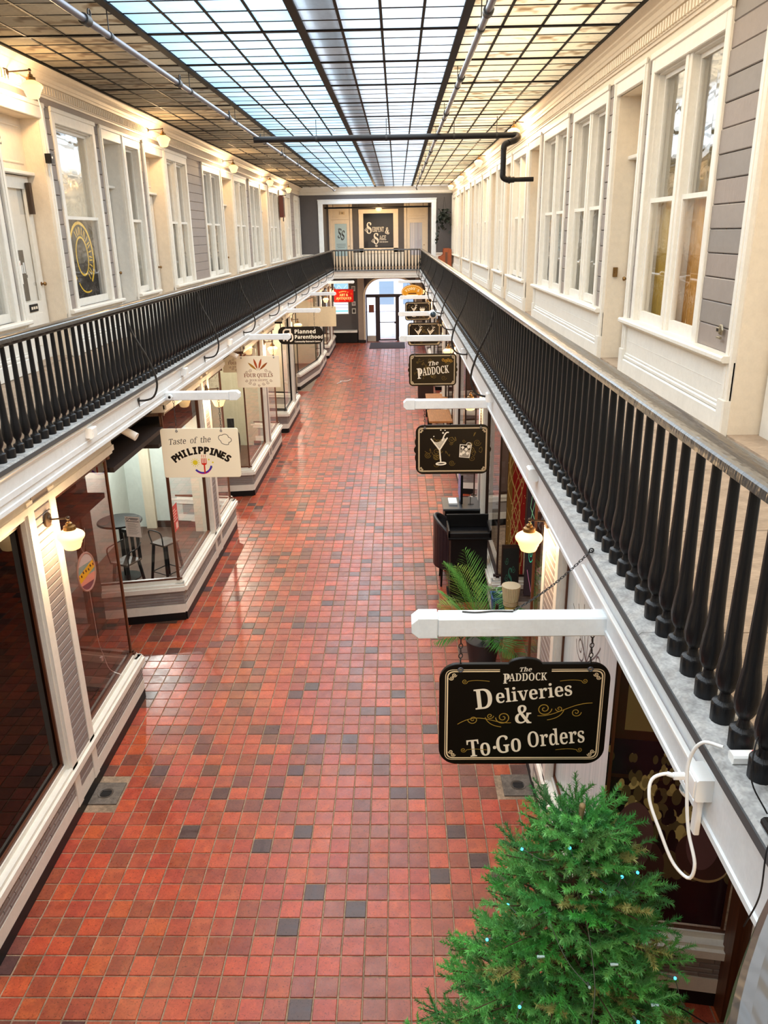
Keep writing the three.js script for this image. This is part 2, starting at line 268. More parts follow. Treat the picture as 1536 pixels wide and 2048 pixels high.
// ================================================================ balustrades
{
  const bal = lathe([[0.001, 0], [0.041, 0], [0.043, 0.066], [0.040, 0.074], [0.024, 0.082], [0.019, 0.098], [0.0185, 0.112], [0.026, 0.122], [0.037, 0.146], [0.042, 0.185], [0.038, 0.235], [0.029, 0.30], [0.0255, 0.42], [0.021, 0.62], [0.018, 0.868]], 14);
  const balFar = lathe([[0.043, 0], [0.043, 0.066], [0.02, 0.1], [0.042, 0.185], [0.029, 0.30], [0.0255, 0.42], [0.019, 0.868]], 8);
  const railProf = (() => { const p = []; for (let k = 0; k <= 12; k++) { const a = Math.PI * (k / 12); p.push([0.068 * Math.cos(a), 0.033 + 0.034 * Math.pow(Math.sin(a), 0.7)]); } p.push([-0.07, 0.018], [-0.045, 0], [0.045, 0], [0.07, 0.018]); return p; })();
  const sweep = (path) => { const s = new THREE.Shape(railProf.map(([a, b]) => new THREE.Vector2(a, b))); return new THREE.ExtrudeGeometry(s, { steps: path.length < 3 ? 1 : 60, extrudePath: path, bevelEnabled: false }); };
  const straight = (x, z0, z1) => { const g = prism(railProf, z0 - z1); g.translate(x, GY + 0.868, z1); return g; };
  const RX = NR + 0.105, LX = NL - 0.085, PITCH = 0.157;
  function side(x, label, z0) {
    const t = thing('balustrade', label, 'balustrade');
    const hd = part('handrail', [straight(x, z0, ZF + 0.34)], M.railTop, t);
    part('rail_fillet', [bx(x - 0.02, x + 0.02, GY + 0.85, GY + 0.872, z0, ZF + 0.34)], M.iron, hd);
    let n = 0; for (let z = z0 - 0.08; z > ZF + 0.3; z -= PITCH) { shared('baluster', z > -24 ? bal : balFar, M.blackSatin, t, x, GY, z); n++; }
    return t;
  }
  side(RX, 'long black turned balustrade along the right gallery', -1.53);
  side(LX, 'long black turned balustrade along the left gallery', 0.2);
  // far cross gallery balustrade with rounded ends
  const t = thing('balustrade', 'short black balustrade across the far gallery', 'balustrade');
  const path = []; const R = 0.34, zf = ZF - 0.09;
  const arc = (cx, cz, a0, a1) => { for (let k = 0; k <= 6; k++) { const a = a0 + (a1 - a0) * k / 6; path.push([cx + R * Math.cos(a), cz + R * Math.sin(a)]); } };
  arc(LX + R, zf + R, Math.PI, 1.5 * Math.PI); arc(RX - R, zf + R, -0.5 * Math.PI, 0);
  const hr = [], fl = []; for (let k = 0; k < path.length - 1; k++) { const [a, b] = [path[k], path[k + 1]], L = Math.hypot(b[0] - a[0], b[1] - a[1]), g = prism(railProf, L + 0.02); g.translate(0, 0, -0.01); g.rotateY(Math.atan2(b[0] - a[0], b[1] - a[1])); g.translate(a[0], GY + 0.868, a[1]); hr.push(g); }
  part('handrail', hr, M.railTop, t);
  let acc = 0; for (let k = 0; k < path.length - 1; k++) { const [a, b] = [path[k], path[k + 1]], L = Math.hypot(b[0] - a[0], b[1] - a[1]); while (acc < L) { const p = lerp2(a, b, acc / L); shared('baluster', balFar, M.blackSatin, t, p[0], GY, p[1]); acc += PITCH; } acc -= L; }
  // near landing: the handrail of the right side sweeps round in front of the camera
  const n = thing('balustrade', 'near curved end of the handrail at the bottom right corner', 'balustrade');
  const cp = [[RX, -1.5], [1.06, -1.30], [0.88, -1.06], [0.66, -0.86], [0.46, -0.655], [0.33, -0.44], [0.25, -0.1], [0.22, 0.45]];
  const cur = new THREE.CatmullRomCurve3(cp.map(([a, b]) => V(a, 0, b))), pp = cur.getPoints(40), hs = [];
  for (let k = 0; k < 40; k++) { const a = pp[k], b = pp[k + 1], L = a.distanceTo(b), g = prism(railProf, L + 0.004); g.translate(0, 0, -0.002); g.rotateY(Math.atan2(b.x - a.x, b.z - a.z)); g.translate(a.x, GY + 0.868, a.z); hs.push(g); }
  part('handrail', hs, M.railTop, n);
  for (let s = 0; s < 0.98; s += 0.07) { const p = cur.getPointAt(s); shared('baluster', bal, M.blackSatin, n, p.x, GY, p.z); }
  const sl = []; for (let k = 0; k < 40; k++) { const a = pp[k], b = pp[k + 1]; const g = seg([a.x, a.z], [b.x, b.z], GY - 0.045, GY, 0.2, 0); sl.push(g); }
  const lp = new THREE.Shape([[1.3, -1.6], ...pp.map((p) => [p.x - 0.03, p.z - 0.06]), [0.2, 0.6], [1.3, 0.6]].map(([a, b]) => new THREE.Vector2(a, -b)));
  const lg = new THREE.ExtrudeGeometry(lp, { depth: 0.3, bevelEnabled: false }); lg.rotateX(-Math.PI / 2); lg.translate(0, GY - 0.3, 0);
  structMesh('landing', lg, M.slab, 'curved stone edge of the near landing');
}

// ================================================================ upper walls with windows and doors
const upperLamps = [];
let winNo = 0, doorNo = 0;
function sideBox(s, d0, d1, y0, y1, z0, z1) { const X = s > 0 ? XR : XL; return bx(X + s * d0, X + s * d1, y0, y1, z0, z1); }
function sideR(s, d0, d1, y0, y1, z0, z1, r) { const X = s > 0 ? XR : XL; return rbx(X + s * d0, X + s * d1, y0, y1, z0, z1, r); }
const BLINDS_AND_DARK = { dark: mat(lin(0.06, 0.05, 0.042), 0.9, { map: T.wood }), mustard: mat(lin(0.66, 0.44, 0.06), 0.8, { map: T.wood }), amber: mat(lin(0.80, 0.42, 0.08), 0.8, { map: T.wood }), linen: mat(lin(0.62, 0.58, 0.46), 0.9, { map: T.paint }), olive: mat(lin(0.20, 0.17, 0.07), 0.8, { map: T.wood }), grey: mat(lin(0.38, 0.38, 0.36), 0.9, { map: T.paint }), pale: mat(lin(0.75, 0.74, 0.68), 0.9, { map: T.paint }) };  // dark is no blind: a sheet coloured as the unlit room behind the glass
const wallBody = { '1': struct('wall_right', 'taupe boarded upper wall of the right gallery'), '-1': struct('wall_left', 'taupe boarded upper wall of the left gallery') };
function sashWindow(s, z0, z1, lights, o = {}) {
  // z0 nearer than z1 (both negative); casing outside, deep jambs, double-hung sashes
  const W = struct('window_' + (++winNo), o.label ?? `white sash window ${winNo}`), cy0 = 4.62, top = 7.3, op = 7.12, c = 0.1, a = z0 - c, b = z1 + c, D = 0.11;
  delete W.userData.label; W.userData.label = o.label;
  part('casing', [sideR(s, -0.035, 0.03, cy0, top, z0, z0 - c), sideR(s, -0.035, 0.03, cy0, top, z1 + c, z1), sideR(s, -0.035, 0.03, op, top, z0 - c, z1 + c), sideR(s, -0.05, -0.02, top - 0.045, top + 0.02, z0 + 0.02, z1 - 0.02)], M.white, W);
  part('jamb', [sideBox(s, 0.02, D + 0.1, cy0 - 0.02, op, a, a - 0.015), sideBox(s, 0.02, D + 0.1, cy0 - 0.02, op, b + 0.015, b), sideBox(s, 0.02, D + 0.1, op - 0.015, op, a, b), sideBox(s, 0.0, D + 0.1, cy0 - 0.03, cy0, a, b)], M.white, W);
  const mw = 0.17, n = lights, w = (a - b - 0.03 - (n - 1) * mw) / n;
  for (let k = 0; k < n - 1; k++) { const zz = a - 0.015 - (k + 1) * w - k * mw; part('mullion', [sideR(s, 0.0, D + 0.06, cy0, op, zz, zz - mw), sideBox(s, -0.012, 0.002, cy0, op, zz - 0.05, zz - mw + 0.05)], M.white, W); }
  for (let k = 0; k < n; k++) {
    const za = a - 0.015 - k * (w + mw), zb = za - w, mid = 5.88, f = 0.045;
    const sash = (y0, y1, d, nm) => { const q = part(nm, [sideBox(s, d, d + 0.035, y0, y1, za, za - f), sideBox(s, d, d + 0.035, y0, y1, zb + f, zb), sideBox(s, d, d + 0.035, y1 - f, y1, za - f, zb + f), sideBox(s, d, d + 0.035, y0, y0 + (nm === 'lower_sash' ? 0.11 : 0.05), za - f, zb + f)], M.white, W);
      part('pane', sideBox(s, d + 0.016, d + 0.0162, y0 + 0.04, y1 - 0.04, za - f + 0.01, zb + f - 0.01).toNonIndexed(), M.oldGlass, q); return q; };
    sash(cy0, mid + 0.03, D - 0.075, 'lower_sash'); sash(mid - 0.02, op - 0.015, D - 0.03, 'upper_sash');
    const sh = o.shade ?? 'linen', sl = o.shadeLow ?? sh;
    part('shade', sideBox(s, D + 0.07, D + 0.08, mid, op, za + 0.02, zb - 0.02), BLINDS_AND_DARK[Array.isArray(sh) ? sh[k] : sh], W);
    part('shade', sideBox(s, D + 0.055, D + 0.065, cy0, mid + 0.02, za + 0.02, zb - 0.02), BLINDS_AND_DARK[Array.isArray(sl) ? sl[k] : sl], W);
  }
  return W;
}
function upperDoor(s, z0, z1, o = {}) {
  const Dn = struct('door_' + (++doorNo), o.label); const D = 0.25;
  part('jamb', [sideBox(s, 0.0, D + 0.08, GY, 7.14, z0, z0 - 0.02), sideBox(s, 0.0, D + 0.08, GY, 7.14, z1 + 0.02, z1), sideBox(s, 0.0, D + 0.08, 7.12, 7.14, z0, z1)], o.warm ? M.cream : M.white, Dn);
  part('casing', [sideR(s, -0.04, 0.02, 7.12, 7.3, z0 + 0.1, z1 - 0.1), sideR(s, -0.055, -0.03, 7.26, 7.32, z0 + 0.12, z1 - 0.12)], M.white, Dn);
  part('transom_panel', [sideBox(s, D, D + 0.05, 6.45, 7.12, z0, z1), sideR(s, D - 0.015, D + 0.01, 6.55, 6.58, z0 - 0.12, z1 + 0.12), sideR(s, D - 0.015, D + 0.01, 7.0, 7.03, z0 - 0.12, z1 + 0.12)], o.warm ? M.cream : M.white, Dn);
  part('ledge', sideR(s, D - 0.1, D + 0.02, 6.41, 6.455, z0 - 0.02, z1 + 0.02), M.white, Dn);
  part('threshold', sideBox(s, 0.0, D + 0.05, GY - 0.01, GY + 0.02, z0, z1), M.walkBoard, Dn);
  const za = z0 - 0.05, zb = z1 + 0.05, st = 0.13;
  const L = part('door_leaf', [sideBox(s, D, D + 0.045, GY + 0.02, 6.4, za, za - st), sideBox(s, D, D + 0.045, GY + 0.02, 6.4, zb + st, zb), sideBox(s, D, D + 0.045, 6.24, 6.4, za - st, zb + st), sideBox(s, D, D + 0.045, GY + 0.02, 4.78, za - st, zb + st), sideR(s, D - 0.012, D, GY + 0.22, 4.62, za - st - 0.06, zb + st + 0.06)], o.leaf ?? M.white, Dn);
  part('pane', sideBox(s, D + 0.02, D + 0.0202, 4.78, 6.24, za - st, zb + st), M.glass, L);
  part('shade', sideBox(s, D + 0.06, D + 0.065, 4.7, 6.3, za - 0.06, zb + 0.06), BLINDS_AND_DARK[o.shade ?? 'linen'], Dn);
  part('blocking', sideBox(s, D + 0.07, D + 0.1, GY, 7.14, z0, z1), BLINDS_AND_DARK.dark, Dn);
  const kz = zb + 0.07, X = (s > 0 ? XR : XL);
  const kn = lathe([[0.001, 0.07], [0.02, 0.068], [0.029, 0.05], [0.02, 0.035], [0.011, 0.02], [0.011, 0.004], [0.028, 0.003], [0.028, 0]], 12); kn.rotateZ(s * Math.PI / 2); kn.translate(X + s * D, 5.0, kz); part('knob', kn, M.brass, L);
  return Dn;
}
const boardW = [M.taupe, mat(lin(0.255, 0.225, 0.205), 0.6, { map: T.paint }), mat(lin(0.29, 0.25, 0.225), 0.6, { map: T.paint })];
function siding(s, z0, z1, y0, y1, fine) {       // boarded strip; near ones are boards of their own
  if (z0 - z1 < 0.02) return;
  const W = wallBody[s];
  if (!fine) { const gs = []; for (let y = y0; y < y1 - 0.01; y += 0.195) gs.push(sideR(s, -0.004, 0.03, y, Math.min(y1, y + 0.19), z0, z1, 0.006)); part('siding', gs, M.taupe, W); return; }
  let k = 0; for (let y = y0; y < y1 - 0.01; y += 0.195) part('board', sideR(s, -0.006 - 0.003 * (k % 3), 0.03, y, Math.min(y1, y + 0.189), z0, z1, 0.007), boardW[k++ % 3], W);
}
function wallPanel(s, z0, z1, wins, o = {}) {
  const W = wallBody[s], e = 0.12;
  // wainscot, base mould and sill
  if (!o.noSill) {
    part('wainscot', [sideBox(s, -0.012, 0.03, GY, 4.57, z0, z1), sideR(s, -0.05, 0, GY, GY + 0.19, z0, z1, 0.012), sideR(s, -0.038, 0, GY + 0.19, GY + 0.235, z0, z1, 0.012), sideR(s, -0.022, 0, GY + 0.235, GY + 0.26, z0, z1, 0.006), sideBox(s, -0.015, 0, 4.36, 4.365, z0, z1)], M.white, W);
    part('sill', [sideR(s, -0.11, 0.16, 4.565, 4.62, z0 - 0.02, z1 + 0.02, 0.014), sideR(s, -0.04, 0.0, 4.53, 4.565, z0 - 0.03, z1 + 0.03, 0.008)], M.white, W);
  }
  // pilaster strips at both ends
  for (const [a, b] of [[z0, z0 - e], [z1 + e, z1]]) { part('pilaster', [sideR(s, -0.045, 0.02, GY + 0.3, 7.3, a, b, 0.01), sideR(s, -0.062, 0.02, GY, GY + 0.3, a + 0.01, b - 0.01, 0.01), sideBox(s, -0.052, -0.04, GY + 0.32, 7.28, a - 0.04, b + 0.04)], M.white, W); }
  // boards beside and between the windows, and above them
  const cuts = [z0 - e, ...wins.flatMap((w) => [w[0], w[1]]), z1 + e];
  for (let k = 0; k < cuts.length; k += 2) siding(s, cuts[k], cuts[k + 1], 4.62, 7.3, z0 > -16.3 && -z1 > 6);
  wins.forEach((w) => sashWindow(s, w[0], w[1], w[2] ?? 2, w[3] ?? {}));
}
// right side
wallPanel(1, 2.9, -5.15, [], {});
upperDoor(1, -5.15, -6.42, { label: 'cream recessed door nearest the camera on the right gallery', warm: true, shade: 'pale' });
wallPanel(1, -6.42, -9.62, [[-7.28, -9.36, 2, { label: 'nearest right gallery window with amber blinds low down', shade: ['olive', 'olive'], shadeLow: ['amber', 'mustard'] }]]);
upperDoor(1, -9.62, -10.72, { label: 'recessed white door beyond the amber blind window on the right', warm: true, shade: 'grey' });
wallPanel(1, -10.72, -16.15, [[-11.15, -13.25, 2, { label: 'right gallery window, second from the camera', shade: 'olive', shadeLow: 'linen' }], [-13.6, -15.8, 2, { label: 'right gallery window, third from the camera', shade: 'olive', shadeLow: 'grey' }]]);
upperDoor(1, -16.15, -17.35, { label: 'right gallery door, third from the camera', warm: true });
wallPanel(1, -17.35, -20.1, [[-17.75, -19.8, 2, { label: 'right gallery window, fourth from the camera' }]]);
upperDoor(1, -20.1, -21.0, { label: 'right gallery door, fourth from the camera, behind the black drop pipe', warm: true });
wallPanel(1, -21.0, -23.0, [[-21.2, -22.8, 2, { label: 'right gallery window, fifth from the camera' }]]);
upperDoor(1, -23.0, -24.2, { label: 'right gallery door, fifth from the camera', warm: true });
wallPanel(1, -24.2, -29.4, [[-24.6, -26.6, 2, { label: 'right gallery window, sixth from the camera' }], [-27.0, -29.1, 2, { label: 'right gallery window, seventh from the camera' }]]);
upperDoor(1, -29.4, -30.5, { label: 'right gallery door, sixth from the camera', warm: true });
wallPanel(1, -30.5, -34.1, [[-31.2, -33.4, 2, { label: 'right gallery window, eighth from the camera' }]]);
upperDoor(1, -34.1, -35.6, { label: 'right gallery door, farthest on that side', warm: true });
wallPanel(1, -35.6, -41.1, [[-36.2, -38.2, 2, { label: 'right gallery window, farthest but one' }], [-38.6, -40.6, 2, { label: 'right gallery window, farthest, beside the pew' }]]);
// left side
wallPanel(-1, 2.9, -10.3, [[-8.0, -10.1, 2, { label: 'left gallery window cut by the photo edge', shade: 'pale' }]]);
upperDoor(-1, -10.3, -11.62, { label: 'white glazed door numbered 22 on the left gallery', warm: true, shade: 'pale' });
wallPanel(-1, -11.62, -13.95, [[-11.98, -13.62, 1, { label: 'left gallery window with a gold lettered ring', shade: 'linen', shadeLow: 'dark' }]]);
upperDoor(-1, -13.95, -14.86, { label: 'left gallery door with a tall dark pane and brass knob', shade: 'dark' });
wallPanel(-1, -14.86, -16.2, [[-14.98, -15.9, 1, { label: 'narrow left gallery window beside the dark paned door', shade: 'olive', shadeLow: 'linen' }]]);
upperDoor(-1, -16.2, -17.42, { label: 'left gallery door under the second upper lamp', warm: true });
wallPanel(-1, -17.42, -23.08, [[-17.6, -19.35, 2, { label: 'left gallery window beside the wide taupe wall strip', shade: 'grey', shadeLow: 'linen' }], [-20.85, -22.9, 2, { label: 'left gallery window past the wide taupe wall strip', shade: 'grey', shadeLow: 'linen' }]]);
upperDoor(-1, -23.08, -24.47, { label: 'left gallery door under the third upper lamp', warm: true });
wallPanel(-1, -24.47, -29.5, [[-24.75, -26.75, 2, { label: 'left gallery window past the third upper lamp' }], [-27.3, -29.3, 2, { label: 'left gallery window before the fourth upper lamp' }]]);
upperDoor(-1, -29.5, -30.9, { label: 'left gallery door under the fourth upper lamp', warm: true });
wallPanel(-1, -30.9, -34.2, [[-31.4, -33.7, 2, { label: 'left gallery window beside the red hanging cabinet' }]]);
upperDoor(-1, -34.2, -35.5, { label: 'left gallery door beside the red hanging cabinet', warm: true });
wallPanel(-1, -35.5, -41.1, [[-35.9, -37.6, 2, { label: 'left gallery window under the farthest upper lamp' }], [-39.0, -40.6, 1, { label: 'left gallery window at the far corner' }]]);
for (const s of [1, -1]) {
  part('wall_core', [sideBox(s, 0.36, 0.55, GY - 0.4, 8.6, ZN, ZW - 4), sideBox(s, 0.0, 0.36, 7.14, 8.0, ZN, ZW)], M.taupe, wallBody[s]);
  part('frieze_board', [sideBox(s, -0.012, 0.02, 7.3, 7.46, ZN, ZW)], s > 0 ? M.cream : M.taupe, wallBody[s]);
}
// cornices with a row of dentils
function cornice(place, L, name, label, m) {
  const prof = [[0, 7.40], [0.03, 7.40], [0.035, 7.425], [0.05, 7.43], [0.05, 7.555], [0.075, 7.56], [0.09, 7.59], [0.10, 7.60], [0.12, 7.635], [0.15, 7.655], [0.155, 7.67], [0.18, 7.69], [0.20, 7.72], [0.215, 7.725], [0.215, 7.765], [0, 7.765]];
  const C = struct(name, label); const g = prism(prof, L); part('cornice', place(g), m ?? M.cream, C);
  const d = []; for (let z = 0.05; z < L; z += 0.085) { const q = bx(0.05, 0.072, 7.445, 7.54, z, z + 0.05); d.push(q); }
  part('dentils', place(join(d)), m ?? M.cream, C).userData.kind = 'stuff';
}
cornice((g) => { g = join(g); g.scale(1, 1, 1); g.translate(XL, 0, ZW); return g; }, ZN - ZW, 'trim', 'cornice with dentils along the left gallery wall');
cornice((g) => { g = join(g).clone(); g.rotateY(Math.PI); g.translate(XR, 0, ZN); return g; }, ZN - ZW, 'trim', 'cornice with dentils along the right gallery wall');
cornice((g) => { g = join(g).clone(); g.rotateY(-Math.PI / 2); g.translate(XR, 0, ZW); return g; }, XR - XL, 'trim', 'cornice with dentils on the far wall', M.white);
// near end wall behind the camera
structMesh('wall_near', bx(-8, 6, -0.2, 8.6, ZN, ZN + 0.2), M.cream, 'cream end wall behind the viewpoint');
// ================================================================ canvas prints
function print(w, h, draw) {
  const c = document.createElement('canvas'); c.width = w; c.height = h; const x = c.getContext('2d'); draw(x, w, h);
  const t = new THREE.CanvasTexture(c); t.colorSpace = THREE.SRGBColorSpace; t.anisotropy = 4; return t;
}
function face(w, h) { return new THREE.PlaneGeometry(w, h); }
function text(x, s, px, py, size, font = 'serif', weight = 'bold', align = 'center') { x.font = `${weight} ${size}px ${font}`; x.textAlign = align; x.textBaseline = 'middle'; x.fillText(s, px, py); }
function fit(x, s, px, py, size, width, font = 'serif', weight = 'bold') { x.save(); x.font = `${weight} ${size}px ${font}`; x.textAlign = 'center'; x.textBaseline = 'middle'; const k = width / x.measureText(s).width; x.translate(px, py); x.scale(k, 1); x.fillText(s, 0, 0); x.restore(); }
function arcText(x, s, cx, cy, R, a0, a1, size, font = 'sans-serif', weight = 'bold', bold = 0) { x.save(); x.font = `${weight} ${size}px ${font}`; x.textAlign = 'center'; x.textBaseline = 'middle'; const n = s.length; for (let i = 0; i < n; i++) { const a = a0 + (a1 - a0) * (n === 1 ? 0.5 : i / (n - 1)); x.save(); x.translate(cx + R * Math.sin(a), cy - R * Math.cos(a)); x.rotate(a); x.fillText(s[i], 0, 0); if (bold) { x.strokeStyle = x.fillStyle; x.lineWidth = bold; x.strokeText(s[i], 0, 0); } x.restore(); } x.restore(); }
function scroll(x, cx, cy, r, dir = 1, turns = 1.6) { x.beginPath(); for (let k = 0; k <= 40; k++) { const t = k / 40, a = t * turns * 2 * Math.PI, q = r * (1 - t * 0.9); const px = cx + dir * q * Math.cos(a), py = cy + q * Math.sin(a); k ? x.lineTo(px, py) : x.moveTo(px, py); } x.stroke(); }

// ================================================================ far end: upper wall and its recessed shopfront
{
  const W = struct('wall_far', 'dark taupe far wall of the upper gallery with a wide cased opening');
  const o = [-3.643, 1.686, 6.976];
  part('wall_face', [bx(XL - 0.5, o[0], GY - 0.2, 8.6, ZW, ZW - 0.3), bx(o[1], XR + 0.5, GY - 0.2, 8.6, ZW, ZW - 0.3), bx(o[0], o[1], o[2], 8.6, ZW, ZW - 0.3)], M.slate, W);
  part('wainscot', [bx(o[1] + 0.24, XR, GY, 4.60, ZW + 0.03, ZW), rbx(o[1] + 0.24, XR, 4.6, 4.66, ZW + 0.07, ZW), bx(XL, o[0] - 0.24, GY, 4.60, ZW + 0.03, ZW), rbx(XL, o[0] - 0.24, 4.6, 4.66, ZW + 0.07, ZW)], M.white, W);
  part('casing', [rbx(o[0] - 0.236, o[0], GY, o[2] + 0.2, ZW + 0.05, ZW, 0.015), rbx(o[1], o[1] + 0.236, GY, o[2] + 0.2, ZW + 0.05, ZW, 0.015), rbx(o[0] - 0.236, o[1] + 0.236, o[2], o[2] + 0.208, ZW + 0.055, ZW, 0.015), rbx(o[0] - 0.25, o[1] + 0.25, o[2] + 0.17, o[2] + 0.215, ZW + 0.08, ZW, 0.01)], M.whiteCool, W);
  const B = struct('wall_far_shop', 'shopfront wall recessed behind the far opening'), zb = -43.5;
  part('wall_face', [bx(-4.2, -2.0, GY - 0.2, 8.6, zb - 0.3, zb - 0.2), bx(0.06, 2.2, GY - 0.2, 8.6, zb - 0.3, zb - 0.2), bx(-2.0, 0.06, GY - 0.2, 4.66, zb - 0.3, zb - 0.2), bx(-2.0, 0.06, 6.78, 8.6, zb - 0.3, zb - 0.2), bx(-3.78, -3.56, GY, 7.2, zb, zb - 0.2), bx(-2.33, -2.0, GY, 7.2, zb, zb - 0.2), bx(0.06, 0.35, GY, 7.2, zb, zb - 0.2), bx(1.62, 1.8, GY, 7.2, zb, zb - 0.2), bx(-3.8, -3.66, GY, 7.2, ZW - 0.3, zb), bx(1.70, 1.84, GY, 7.2, ZW - 0.3, zb), bx(-2, 0.06, 6.78, 7.2, zb, zb - 0.2)], M.slate, B);
  part('soffit', bx(-3.8, 1.84, 7.12, 7.2, ZW - 0.3, zb), M.taupe, B);
  part('wainscot', [bx(-2.3, 0.35, GY, 4.62, zb + 0.03, zb), rbx(-2.3, 0.35, 4.6, 4.66, zb + 0.06, zb)], M.white, B);
  const door = (x0, x1, label, poster) => {
    const D = struct('door_' + (++doorNo), label);
    part('frame', [bx(x0, x0 + 0.12, GY, 7.12, zb + 0.02, zb - 0.1), bx(x1 - 0.12, x1, GY, 7.12, zb + 0.02, zb - 0.1), bx(x0 + 0.12, x1 - 0.12, 6.3, 6.36, zb + 0.03, zb - 0.1)], M.cream, D);
    part('transom_panel', [bx(x0 + 0.12, x1 - 0.12, 6.36, 7.12, zb - 0.03, zb - 0.1), rbx(x0 + 0.2, x1 - 0.2, 6.42, 6.45, zb - 0.01, zb - 0.04), rbx(x0 + 0.2, x1 - 0.2, 6.8, 6.83, zb - 0.01, zb - 0.04)], M.cream, D);
    const l = part('door_leaf', [bx(x0 + 0.12, x0 + 0.3, GY, 6.3, zb - 0.03, zb - 0.09), bx(x1 - 0.3, x1 - 0.12, GY, 6.3, zb - 0.03, zb - 0.09), bx(x0 + 0.3, x1 - 0.3, 6.1, 6.3, zb - 0.03, zb - 0.09), bx(x0 + 0.3, x1 - 0.3, GY, 4.5, zb - 0.03, zb - 0.09)], M.cream, D);
    const p = face(x1 - x0 - 0.6, 1.6); p.translate((x0 + x1) / 2, 5.3, zb - 0.055); part('pane', p, poster, l, true);
    part('knob', rod([x1 - 0.2, 5.0, zb - 0.03], [x1 - 0.2, 5.0, zb + 0.03], 0.025), M.brass, l);
  };
  const ssT = print(256, 512, (x, w, h) => { x.fillStyle = '#a9c6d2'; x.fillRect(0, 0, w, h); x.fillStyle = '#1d222b'; fit(x, 'S', w * 0.36, h * 0.30, 210, 80, 'serif', 'italic bold'); fit(x, 'S', w * 0.62, h * 0.36, 210, 80, 'serif', 'italic bold'); x.strokeStyle = '#1d222b'; x.lineWidth = 7; scroll(x, 150, 235, 22); scroll(x, 90, 80, 20, -1); for (let k = 0; k < 3; k++) { x.fillStyle = '#5a6a72'; x.fillRect(30 + 20 * (k === 2), 320 + k * 26, 196 - 40 * (k === 2), 7); } });
  door(-3.56, -2.33, 'cream door numbered 30 with a pale SS poster, far gallery', mat(0xffffff, 0.3, { map: ssT }));
  const rv = print(128, 256, (x, w, h) => { const r = rng(5); x.fillStyle = '#b9bccb'; x.fillRect(0, 0, w, h); for (let k = 0; k < 90; k++) { x.fillStyle = ['#a5a5b8', '#c9cbd6', '#9fb3c4', '#d4d2d8'][Math.floor(r() * 4)]; x.fillRect(r() * w, 0, 1 + r() * 4, h * (0.4 + 0.6 * r())); } });
  door(0.36, 1.60, 'cream door with a pale curtained pane right of the lettered window', mat(0xffffff, 0.4, { map: rv }));
  const nt = print(128, 64, (x, w, h) => { x.fillStyle = '#cbb592'; x.fillRect(0, 0, w, h); x.fillStyle = '#22180f'; text(x, '30', w / 2, h / 2, 48); });
  const nf = face(0.26, 0.13); nf.translate(-2.85, 6.62, zb + 0.0); solo('door_number', nf, mat(0xffffff, 0.5, { map: nt }), 'small number 30 over the far left door', 'number', null, true);
  const S = struct('window_' + (++winNo), 'far shop window lettered SERPENT & SAGE');
  part('frame', [rbx(-2.0, -1.76, 4.66, 6.75, zb + 0.05, zb - 0.1), rbx(-0.2, 0.06, 4.66, 6.75, zb + 0.05, zb - 0.1), rbx(-2.0, 0.06, 6.58, 6.78, zb + 0.06, zb - 0.1), rbx(-2.0, 0.06, 4.66, 4.88, zb + 0.05, zb - 0.1)], M.cream, S);
  part('interior', [bx(-2.0, 0.06, 4.6, 7.0, zb - 2.6, zb - 2.7), bx(-2.1, -2.0, 4.6, 7.0, zb - 0.2, zb - 2.7), bx(0.06, 0.16, 4.6, 7.0, zb - 0.2, zb - 2.7), bx(-2.1, 0.16, 4.5, 4.6, zb - 0.2, zb - 2.7), bx(-2.1, 0.16, 6.9, 7.0, zb - 0.2, zb - 2.7)], mat(lin(0.13, 0.13, 0.15), 0.7), S);
  const pn = face(1.56, 1.7); pn.translate(-0.98, 5.73, zb - 0.03); part('pane', pn, M.glass, S, true);
  const lt = print(512, 512, (x, w, h) => { x.clearRect(0, 0, w, h); x.fillStyle = x.strokeStyle = '#d9d4c8'; fit(x, 'S', 95, 215, 240, 105, 'serif', 'bold'); fit(x, 'ERPENT', 250, 235, 100, 205); fit(x, '&', 400, 255, 130, 70, 'serif', 'italic bold'); fit(x, 'S', 215, 375, 230, 105); fit(x, 'AGE', 330, 365, 100, 125); for (let k = 0; k < 11; k++) x.fillRect(272 + k * 14, 418, k % 3 ? 9 : 5, 18); x.lineWidth = 8; scroll(x, 50, 230, 34, -1); scroll(x, 165, 400, 34, -1); scroll(x, 420, 285, 28); scroll(x, 215, 480, 22); });
  const lf = face(1.52, 1.66); lf.translate(-0.98, 5.73, zb - 0.022); part('lettering', lf, new THREE.MeshStandardMaterial({ map: lt, transparent: true, roughness: 0.5 }), S, true);
  solo('pipe', [rod([-3.63, 6.83, -42.0], [1.67, 6.83, -42.0], 0.04), ...[-3.2, -1.9, 0.6, 1.3].map((x) => rod([x, 6.83, -42], [x, 7.12, -42], 0.012))], M.black, 'black pipe across the top of the far opening', 'pipe');
  // ---- ground floor far end
  const G = struct('wall_far_ground', 'dark taupe far wall at ground level with an arched entrance');
  const sh = new THREE.Shape([[-4.6, 0], [-1.76, 0]].map((p) => new THREE.Vector2(...p))); sh.lineTo(-1.76, 2.45); sh.absarc(-0.86, 2.45, 0.9, Math.PI, Math.PI / 2, true); sh.lineTo(0.02, 3.35); sh.absarc(0.02, 2.45, 0.9, Math.PI / 2, 0, true); sh.lineTo(0.92, 0); sh.lineTo(3.2, 0); sh.lineTo(3.2, 3.7); sh.lineTo(-4.6, 3.7);
  const wg = new THREE.ExtrudeGeometry(sh, { depth: 0.4, bevelEnabled: false, curveSegments: 16 }); wg.translate(0, 0, ZD - 0.6); part('wall_face', wg, mat(lin(0.10, 0.08, 0.078), 0.6, { map: T.paint }), G);
